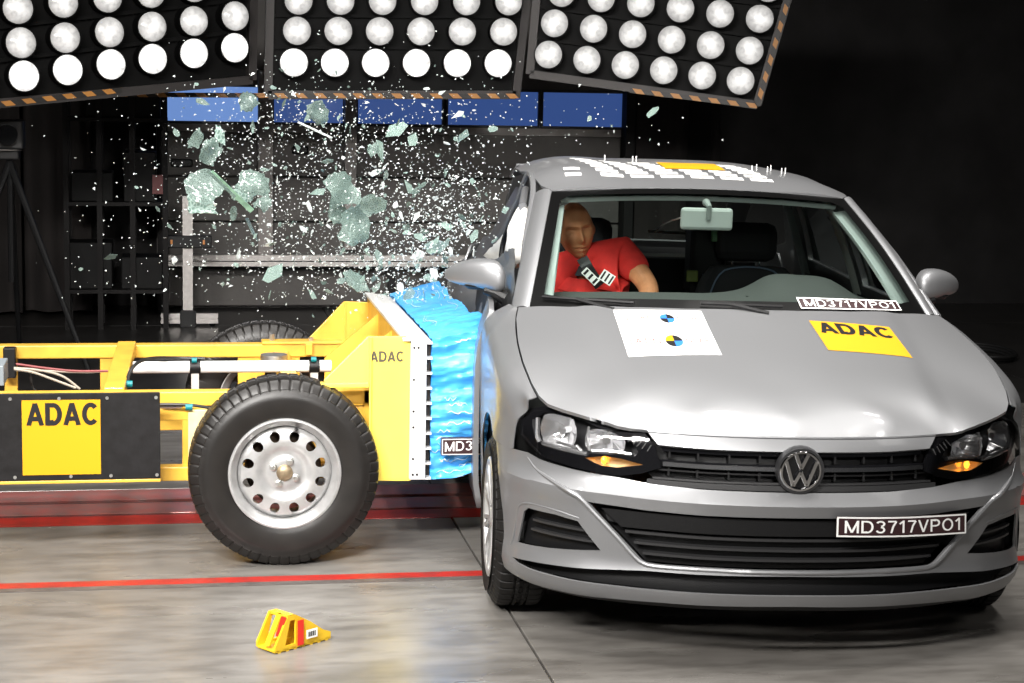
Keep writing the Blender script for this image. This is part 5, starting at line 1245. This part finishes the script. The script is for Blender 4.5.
vs, fs = loft(rows, 14, 14); vs = [np.array(v)+np.array([.008*noise.noise(Vector(v)*20), 0, .008*noise.noise(Vector(v)*20)]) for v in vs]; pydata('crumpled_window_frame', vs, fs, airbag_m, bd2, 30)
ac = cat(520.5, 237, 1, 2.05); M_ = Matrix.Translation(ac)@Matrix.Rotation(.10, 4, 'Y')@Matrix.Diagonal((.052, .16, .128, 1))
bm = bmesh.new(); bmesh.ops.create_uvsphere(bm, u_segments=36, v_segments=24, radius=1)
for v in bm.verts:
    n = noise.noise(v.co*2.2)*.10+.05*math.sin(v.co.z*9); v.co = v.co*(1+n)
bm.transform(M_); me = bpy.data.meshes.new('side_airbag'); bm.to_mesh(me); bm.free(); finish(me, airbag_m, 80); obj('side_airbag', me, car)

# ------------------------------------------------------------------ the dummy
dm_root = CAR_MW
def cw(p): return CAR_MW@Vector(p)
hc = cat(575.5, 231, 1, 2.12)          # head centre (car frame)
neck = hc+Vector((.035, .02, -.13)); ch_ = cat(600, 270, 1, 2.10); 
sh_l = cat(562, 262, 1, 2.16); sh_r = cat(622, 252, 1, 2.16)
chest = (sh_l+sh_r)/2+Vector((0, .0, -.10)); pel = Vector((-.33, 2.25, .48))
elb_r = cat(651, 283, 1, 2.0)+Vector((0, 0, -.02)); elb_l = sh_l+Vector((-.03, -.05, -.25))
def skinmesh(name, joints, edges, mt, parent=None, sub=2):
    me = bpy.data.meshes.new(name); me.from_pydata([tuple(j[0]) for j in joints], edges, [])
    o = bpy.data.objects.new(name, me); col.objects.link(o)
    md = o.modifiers.new('skin', 'SKIN'); sv = me.skin_vertices[0].data
    for i, j in enumerate(joints): r = j[1]; sv[i].radius = r if isinstance(r, tuple) else (r, r)
    sv[0].use_root = True
    s_ = o.modifiers.new('sub', 'SUBSURF'); s_.levels = sub; s_.render_levels = sub
    bpy.context.view_layer.update(); dg = bpy.context.evaluated_depsgraph_get(); m2 = bpy.data.meshes.new_from_object(o.evaluated_get(dg)); bpy.data.objects.remove(o)
    return m2
J = [(pel, (.14, .12)), (pel.lerp(chest, .5), (.13, .11)), (chest, (.125, .085)), (chest+Vector((0, .005, .09)), (.10, .075)), (neck+Vector((0, 0, -.02)), .046), (hc+Vector((0, .02, -.06)), .05),
     (sh_l, .056), (elb_l, .042), (elb_l+Vector((.03, -.22, -.02)), .032), (elb_l+Vector((.04, -.30, .0)), .028),
     (sh_r, .056), (sh_r.lerp(elb_r, .6), .05), (elb_r, .044), (elb_r+Vector((-.05, -.16, -.14)), .032), (elb_r+Vector((-.08, -.21, -.20)), .028),
     (pel+Vector((-.10, -.06, 0)), .085), (pel+Vector((-.11, -.42, .08)), .062), (pel+Vector((-.11, -.62, -.25)), .042),
     (pel+Vector((.10, -.06, 0)), .085), (pel+Vector((.11, -.42, .08)), .062), (pel+Vector((.11, -.62, -.25)), .042)]
Ed = [(0, 1), (1, 2), (2, 3), (3, 4), (4, 5), (3, 6), (6, 7), (7, 8), (8, 9), (3, 10), (10, 11), (11, 12), (12, 13), (13, 14), (0, 15), (15, 16), (16, 17), (0, 18), (18, 19), (19, 20)]
bodym = skinmesh('b', J, Ed, skin_m)
# head: a sphere shaped into a face looking towards the front, tilted to its right
bm = bmesh.new(); bmesh.ops.create_uvsphere(bm, u_segments=72, v_segments=56, radius=1)
def G(x, z, cx_, cz_, sx, sz): return math.exp(-((x-cx_)/sx)**2-((z-cz_)/sz)**2)
for v in bm.verts:
    x, y, z = v.co      # front is -y
    w_ = .073*(1-.30*max(0, -z-.1)); d_ = .095; h_ = .118
    X, Y, Z = x*w_, y*d_, z*h_
    if y < 0:
        f = 0
        f += .030*G(X, Z, 0, -.020, .011, .018)+.018*G(X, Z, 0, .006, .008, .028)      # nose
        f -= .024*(G(X, Z, .029, .014, .018, .013)+G(X, Z, -.029, .014, .018, .013))       # eye sockets
        f += .014*(G(X, Z, .029, .013, .010, .006)+G(X, Z, -.029, .013, .010, .006))       # eyeballs
        f += .013*G(X, Z, 0, .038, .05, .010)                                            # brow
        f += .015*(G(X, Z, 0, -.051, .022, .006)+G(X, Z, 0, -.066, .018, .006))-.012*G(X, Z, 0, -.0585, .026, .004)  # lips
        f += .018*G(X, Z, 0, -.094, .022, .015)                                          # chin
        f += .006*(G(X, Z, .045, -.022, .02, .02)+G(X, Z, -.045, -.022, .02, .02))
        Y -= f*min(1, -y*2.2)
    f = .012*math.exp(-((Y-.005)/.018)**2-((Z+.005)/.026)**2)*(1 if abs(x) > .8 else 0)
    X += math.copysign(f, X)
    v.co = (X, Y, Z)
Mh = Matrix.Translation(hc)@Matrix.Rotation(-.16, 4, 'Y')@Matrix.Rotation(.10, 4, 'Z')@Matrix.Rotation(.10, 4, 'X')
bm.transform(Mh)
# hands: palm and five curled fingers
def hand(wrist, dirv, side):
    d = Vector(dirv).normalized(); lat = d.cross(Vector((0, 0, 1))).normalized()*side; up = lat.cross(d)*side; j = [(wrist, .026), (wrist+d*.045, (.034, .018)), (wrist+d*.085, (.034, .016))]; e = [(0, 1), (1, 2)]
    for i, (o_, L1) in enumerate(((-.028, .07), (-.010, .08), (.010, .075), (.028, .06))):
        b = wrist+d*.088+lat*o_; n0 = len(j); j += [(b, .0095), (b+d*L1*.5-up*.008, .009), (b+d*L1*.75-up*.03, .008), (b+d*L1*.8-up*.048, .007)]; e += [(2, n0), (n0, n0+1), (n0+1, n0+2), (n0+2, n0+3)]
    n0 = len(j); b = wrist+d*.03-lat*.03; j += [(b, .012), (b+d*.03-lat*.02-up*.01, .0105), (b+d*.055-lat*.022-up*.02, .009)]; e += [(1, n0), (n0, n0+1), (n0+1, n0+2)]
    return skinmesh('h', j, e, skin_m, sub=1)
hands = [hand(elb_l+Vector((.04, -.30, .0)), (.1, -1, -.1), 1), hand(elb_r+Vector((-.08, -.21, -.20)), (-.2, -.8, -.6), -1)]
for m2 in [bodym]+hands:
    bm.from_mesh(m2)
bmesh.ops.recalc_face_normals(bm, faces=bm.faces)
me = bpy.data.meshes.new('crash_test_dummy'); bm.to_mesh(me); bm.free(); finish(me, skin_m, 80)
dmy = bpy.data.objects.new('crash_test_dummy', me); col.objects.link(dmy); dmy.matrix_world = CAR_MW
rmd = dmy.modifiers.new('remesh', 'REMESH'); rmd.mode = 'VOXEL'; rmd.voxel_size = .0035; rmd.use_smooth_shade = True
tag(dmy, 'orange brown crash test dummy in red shirt seated behind the windscreen, head tilted sideways', 'dummy')
JS = [(pel+Vector((0, 0, .06)), (.16, .135)), (pel.lerp(chest, .5), (.155, .13)), (chest, (.175, .125)), (chest+Vector((0, -.012, .10)), (.14, .118)), (neck+Vector((.0, -.012, -.055)), .074),
      (sh_l, .075), (sh_l.lerp(elb_l, .85), .062), (sh_r, .077), (sh_r.lerp(elb_r, .66), .062)]
sm_ = skinmesh('s', JS, [(0, 1), (1, 2), (2, 3), (3, 4), (3, 5), (5, 6), (3, 7), (7, 8)], shirt_m)
vsn = [v.co.copy() for v in sm_.vertices]
for v in sm_.vertices:
    c = v.co; v.co = c+Vector((0, 1, .2))*(.010*noise.noise(Vector((c.x*16+c.z*9, c.y*6, c.z*12)))+.005*noise.noise(c*40))
finish(sm_, shirt_m, 80); shirt = bpy.data.objects.new('red_shirt', sm_); col.objects.link(shirt); shirt.parent = dmy
# collar, neck, lettering patches
MB().tube([neck+Vector((0, 0, .02)), neck+Vector((0, 0, -.05))], [.052, .058], 20).build('neck_sleeve', dark_neck, dmy)
ring = []
for i in range(26):
    a_ = 2*PI*i/25; ca, sa = math.sin(a_), -math.cos(a_)     # starts and ends at the throat
    f_ = math.cos(a_)*.5+.5
    ring.append([neck+Vector((.070*ca, .066*sa, -.045-.035*f_)), neck+Vector((.082*ca, .080*sa, -.020-.04*f_)), neck+Vector(((.108+.02*f_)*ca, (.098+.02*f_)*sa, -.060-.055*f_))])
vs, fs = loft(ring, 60, 7); o = pydata('collar', vs, fs, shirt_m, dmy, 60); solidify(o, .005, 0)
def patch(u, v, y, rot, w_, h_, n=3):
    c = cat(u, v, 1, y); Mx = Matrix.Translation(c)@Matrix.Rotation(rot, 4, 'Y')
    b = MB().box((0, 0, 0), (w_, .004, h_)); b.v = [tuple(Mx@Vector(q)) for q in b.v]; o = b.build('belt_target', wht_vinyl, dmy, None)
    for i in range(n):
        b = MB().box((-w_*.34+w_*.68*i/(n-1), -.0026, 0), (w_*.13, .001, h_*.8)); b.v = [tuple(Mx@Vector(q)) for q in b.v]; b.build('target_bar', blk_vinyl, o, None)
fy = 1.945
strap = MB(); P = cp_([(582, 258, fy-.0), (586, 265, fy-.02), (592, 275, fy-.02), (600, 286, fy-.02)], 12)
for a, b in zip(P[:-1], P[1:]): strap.beam(a, b, .045, .004, up=(0, -1, 0.2))
strap.build('seat_belt', blk_vinyl, dmy, None)
patch(590.5, 276.5, fy-.05, .75, .075, .032); patch(607, 277.5, fy-.05, .55, .055, .045)

# ------------------------------------------------------------------ flying glass
def shard_mesh(name, n, r, m, t=.0035, el=1., seed=0, crumple=0.):
    rr = random.Random(seed); base = []
    for i in range(n):
        a = 2*PI*(i+rr.uniform(-.3, .3))/n; q = r*rr.uniform(.6, 1.1); base.append((q*math.cos(a)*el, q*math.sin(a)))
    if crumple:
        base = [tuple(np.array(b)*(1+.12*rr.uniform(-1, 1))) for b in densify(base, r*.22)]
        V, F_ = tri2d(base, (), r*.16); ph = Vector((seed, seed*2., 0))
        vs = [(x, crumple*noise.noise(Vector((x/r, z/r, 0))*1.1+ph)+crumple*.15*noise.noise(Vector((x, z, 0))/r*6), z) for x, z in V]
        bm = bmesh.new(); bv = [bm.verts.new(v) for v in vs]
        for f in F_: bm.faces.new([bv[i] for i in f])
        bm.normal_update(); bmesh.ops.solidify(bm, geom=bm.faces[:], thickness=t); bmesh.ops.recalc_face_normals(bm, faces=bm.faces)
        me = bpy.data.meshes.new(name); bm.to_mesh(me); bm.free(); finish(me, m, 30); return me
    me = bpy.data.meshes.new(name); me.from_pydata([(x, -t/2, z) for x, z in base]+[(x, t/2, z) for x, z in base], [], [tuple(range(n)), tuple(range(2*n-1, n-1, -1))]+[(i, i+n, (i+1) % n+n, (i+1) % n) for i in range(n)])
    finish(me, m); return me
green_strip = mat('green_glass_edge', (.20, .34, .24), .2, 0, 30, .4, coat=.5)
chunks = [(196, 139, 11, .55, .5, 'slim crackled glass sheet at the left of the torn U-shaped piece'), (211, 151, 12, 1.1, 1., 'bent crackled glass sheet at the bottom of the torn U-shaped piece'), (220, 136, 9, .5, -.4, 'upright crackled glass sheet with white tip just below the leftmost window'),
          (205, 187, 17, 1.0, .1, 'rounded crackled glass sheet above the upright column'), (200, 203, 11, 1.5, .1, 'pale glittering glass flap just above the upright column'), (253, 182, 15, 1.0, .5, 'large crackled glass sheet beside the left door post'), (247, 191, 14, 1.2, -.3, 'white glittering fold of glass below the large sheet at the left door post'),
          (264, 203, 10, .8, .2, 'small crackled glass piece over the left door post'), (343, 190, 20, .9, .1, 'largest crackled glass sheet, in front of the middle door post'), (356, 225, 20, .9, 1.0, 'crackled glass sheet hanging below the largest one'), (371, 204, 12, 1.1, .5, 'small crackled glass piece right of the largest sheet'), (339, 215, 11, .8, -.6, 'small crackled glass piece under the left corner of the largest sheet'),
          (358, 281, 12, 1.1, .3, 'crackled glass clump just above the yellow head frame'), (233, 213, 7, .6, .2, 'small hooked crackled glass scrap above the long rail'), (316, 111, 11, 1.1, .2, 'crackled glass scrap in front of the second window from the left'), (248, 101, 9, 1.2, .1, 'crackled glass scrap in front of the leftmost window'), (373, 150, 7, .8, .3, 'small crackled glass piece right of the middle door post top')]
rr = random.Random(21)
for i, (u, v, rp_x, el, rot, lab) in enumerate(chunks):
    y = 7.45+rr.uniform(-.3, .5); c = at(u, v, 1, y); r = rp_x*y/FPX*1.22
    m = shard_m if 'white' in lab or 'pale' in lab else crackle_m
    me = shard_mesh('glass_sheet', 9, r, m, .004, el, seed=i+3, crumple=r*.30)
    o = obj('glass_sheet', me); o.location = c; o.rotation_euler = (rr.uniform(-.4, .4), rot, rr.uniform(-.4, .4)); tag(o, lab, 'glass')
def sliver(u0, v0, u1, v1, w_, y, m, label, dy=.05):
    a = at(u0, v0, 1, y); b = at(u1, v1, 1, y+dy); c = (a+b)/2
    o = MB().beam(a-c, b-c, w_, .006, up=(0, 1, .3)).build('glass_strip', m, None, None, bevel=.001); o.location = c; tag(o, label, 'glass')
sliver(211, 172, 252, 211, .020, 7.08, green_strip, 'long green strip of window glass edge flying left of the door post', .1)
sliver(207, 170, 235, 197, .011, 7.02, crackle_m, 'long pale strip lying along the green glass edge strip')
sliver(298, 122, 332, 138, .007, 7.1, shard_w, 'bright thin rod of glass crossing beneath the second window')
for u0, v0, u1, v1 in ((278, 245, 292, 262), (318, 262, 332, 276), (352, 300, 380, 284), (330, 292, 346, 288), (379, 245, 388, 268), (270, 268, 283, 290), (305, 246, 318, 258), (322, 244, 334, 250), (352, 246, 366, 262)):
    pass
S_M = [shard_mesh('glass_shard', rr.randint(4, 7), 1, m, .22, rr.uniform(1.0, 2.6), seed=100+i) for i, m in enumerate([shard_m]*7+[shard_w]*4+[crackle_m]*4)]
def dist(spread=1.):
    while True:
        q = rr.random()
        if q < .25: u, v = rr.gauss(405, 62), rr.gauss(262, 32)
        elif q < .46: u, v = rr.gauss(465, 45), rr.gauss(228, 36)
        elif q < .72: u, v = rr.gauss(360, 85), rr.gauss(200, 55)
        elif q < .86: u, v = rr.gauss(270, 75), rr.gauss(215, 70)
        elif q < .93: u, v = rr.gauss(330, 80), rr.gauss(125, 22)
        elif q < .97: u, v = rr.uniform(60, 540), rr.uniform(80, 320)
        else: u, v = rr.gauss(560, 90), rr.gauss(175, 60)
        if v > 300-(.0 if u < 390 else 0) and rr.random() < .8: continue
        if v > 335 or u < 5 or u > 760 or v < 30: continue
        y = rr.uniform(7.2, 8.5)
        p = at(u, v, 1, y); c = CAR_INV@p
        if c.x > (-.93 if c.z < .98 else -.93+.62*(c.z-.98)) and c.y < 4 and c.z < 1.53 and p.y > 5.6: # keep out of the car body
            continue
        if p.z < .12: continue
        return u, v, p, y
for i in range(300):
    u, v, p, y = dist(); s_ = rr.lognormvariate(math.log(2.1), .52)*y/FPX
    if rr.random() < .12 and 260 < u < 420 and 200 < v < 300: s_ *= 1.9
    o = obj('glass_shard', S_M[rr.randrange(len(S_M))]); o.location = p; s_ = min(s_, .032); o.scale = (s_, max(.010, s_*.4)*1.0, s_)
    o.rotation_euler = (rr.uniform(-.9, .9), rr.uniform(-PI, PI), rr.uniform(-.9, .9)); 
    z_ = (('small jagged glass shard flying in front of the blue gate windows', 'shards before the gate windows') if v < 135 else ('small jagged glass shard scattered in the dark left of the gate', 'shards left of the gate') if u < 165 else
          ('small jagged glass shard flying between the gate posts and the trolley', 'shards over the trolley rails') if u < 300 else ('small jagged glass shard in the dense cloud above the yellow head frame', 'shards above the head frame') if u < 420 and v > 200 else
          ('small jagged glass shard around the largest crackled sheets', 'shards around the large sheets') if u < 420 else ('small jagged glass shard flying just above the blue block', 'shards above the blue block') if v > 200 else ('small jagged glass shard flying beside the car roof', 'shards beside the car roof'))
    tag(o, z_[0], 'glass shard', z_[1])
vs, fs = [], []
def crumb(p, s_):
    n0 = len(vs); R_ = Matrix.Rotation(rr.uniform(0, 6), 3, Vector((rr.gauss(0, 1), rr.gauss(0, 1), rr.gauss(0, 1)+.01)).normalized()); e = rr.uniform(1, 2.2)
    for q in ((-e, -.5, -.8), (e, -.5, -.6), (.2, -.4, .9), (-.7, .5, -.7), (.9, .5, -.5), (0, .6, .7)): vs.append(p+R_@(Vector(q)*s_))
    for f in ((0, 1, 2), (5, 4, 3), (0, 3, 4, 1), (1, 4, 5, 2), (2, 5, 3, 0)): fs.append(tuple(n0+i for i in f))
for i in range(5400):
    u, v, p, y = dist(); crumb(p, rr.lognormvariate(math.log(.50), .42)*y/FPX)
cr = pydata('glass_crumbs', vs, fs, shard_w, None, None); tag(cr, 'cloud of tiny bright glass crumbs filling the air above the trolley', 'glass crumbs', kind='stuff')
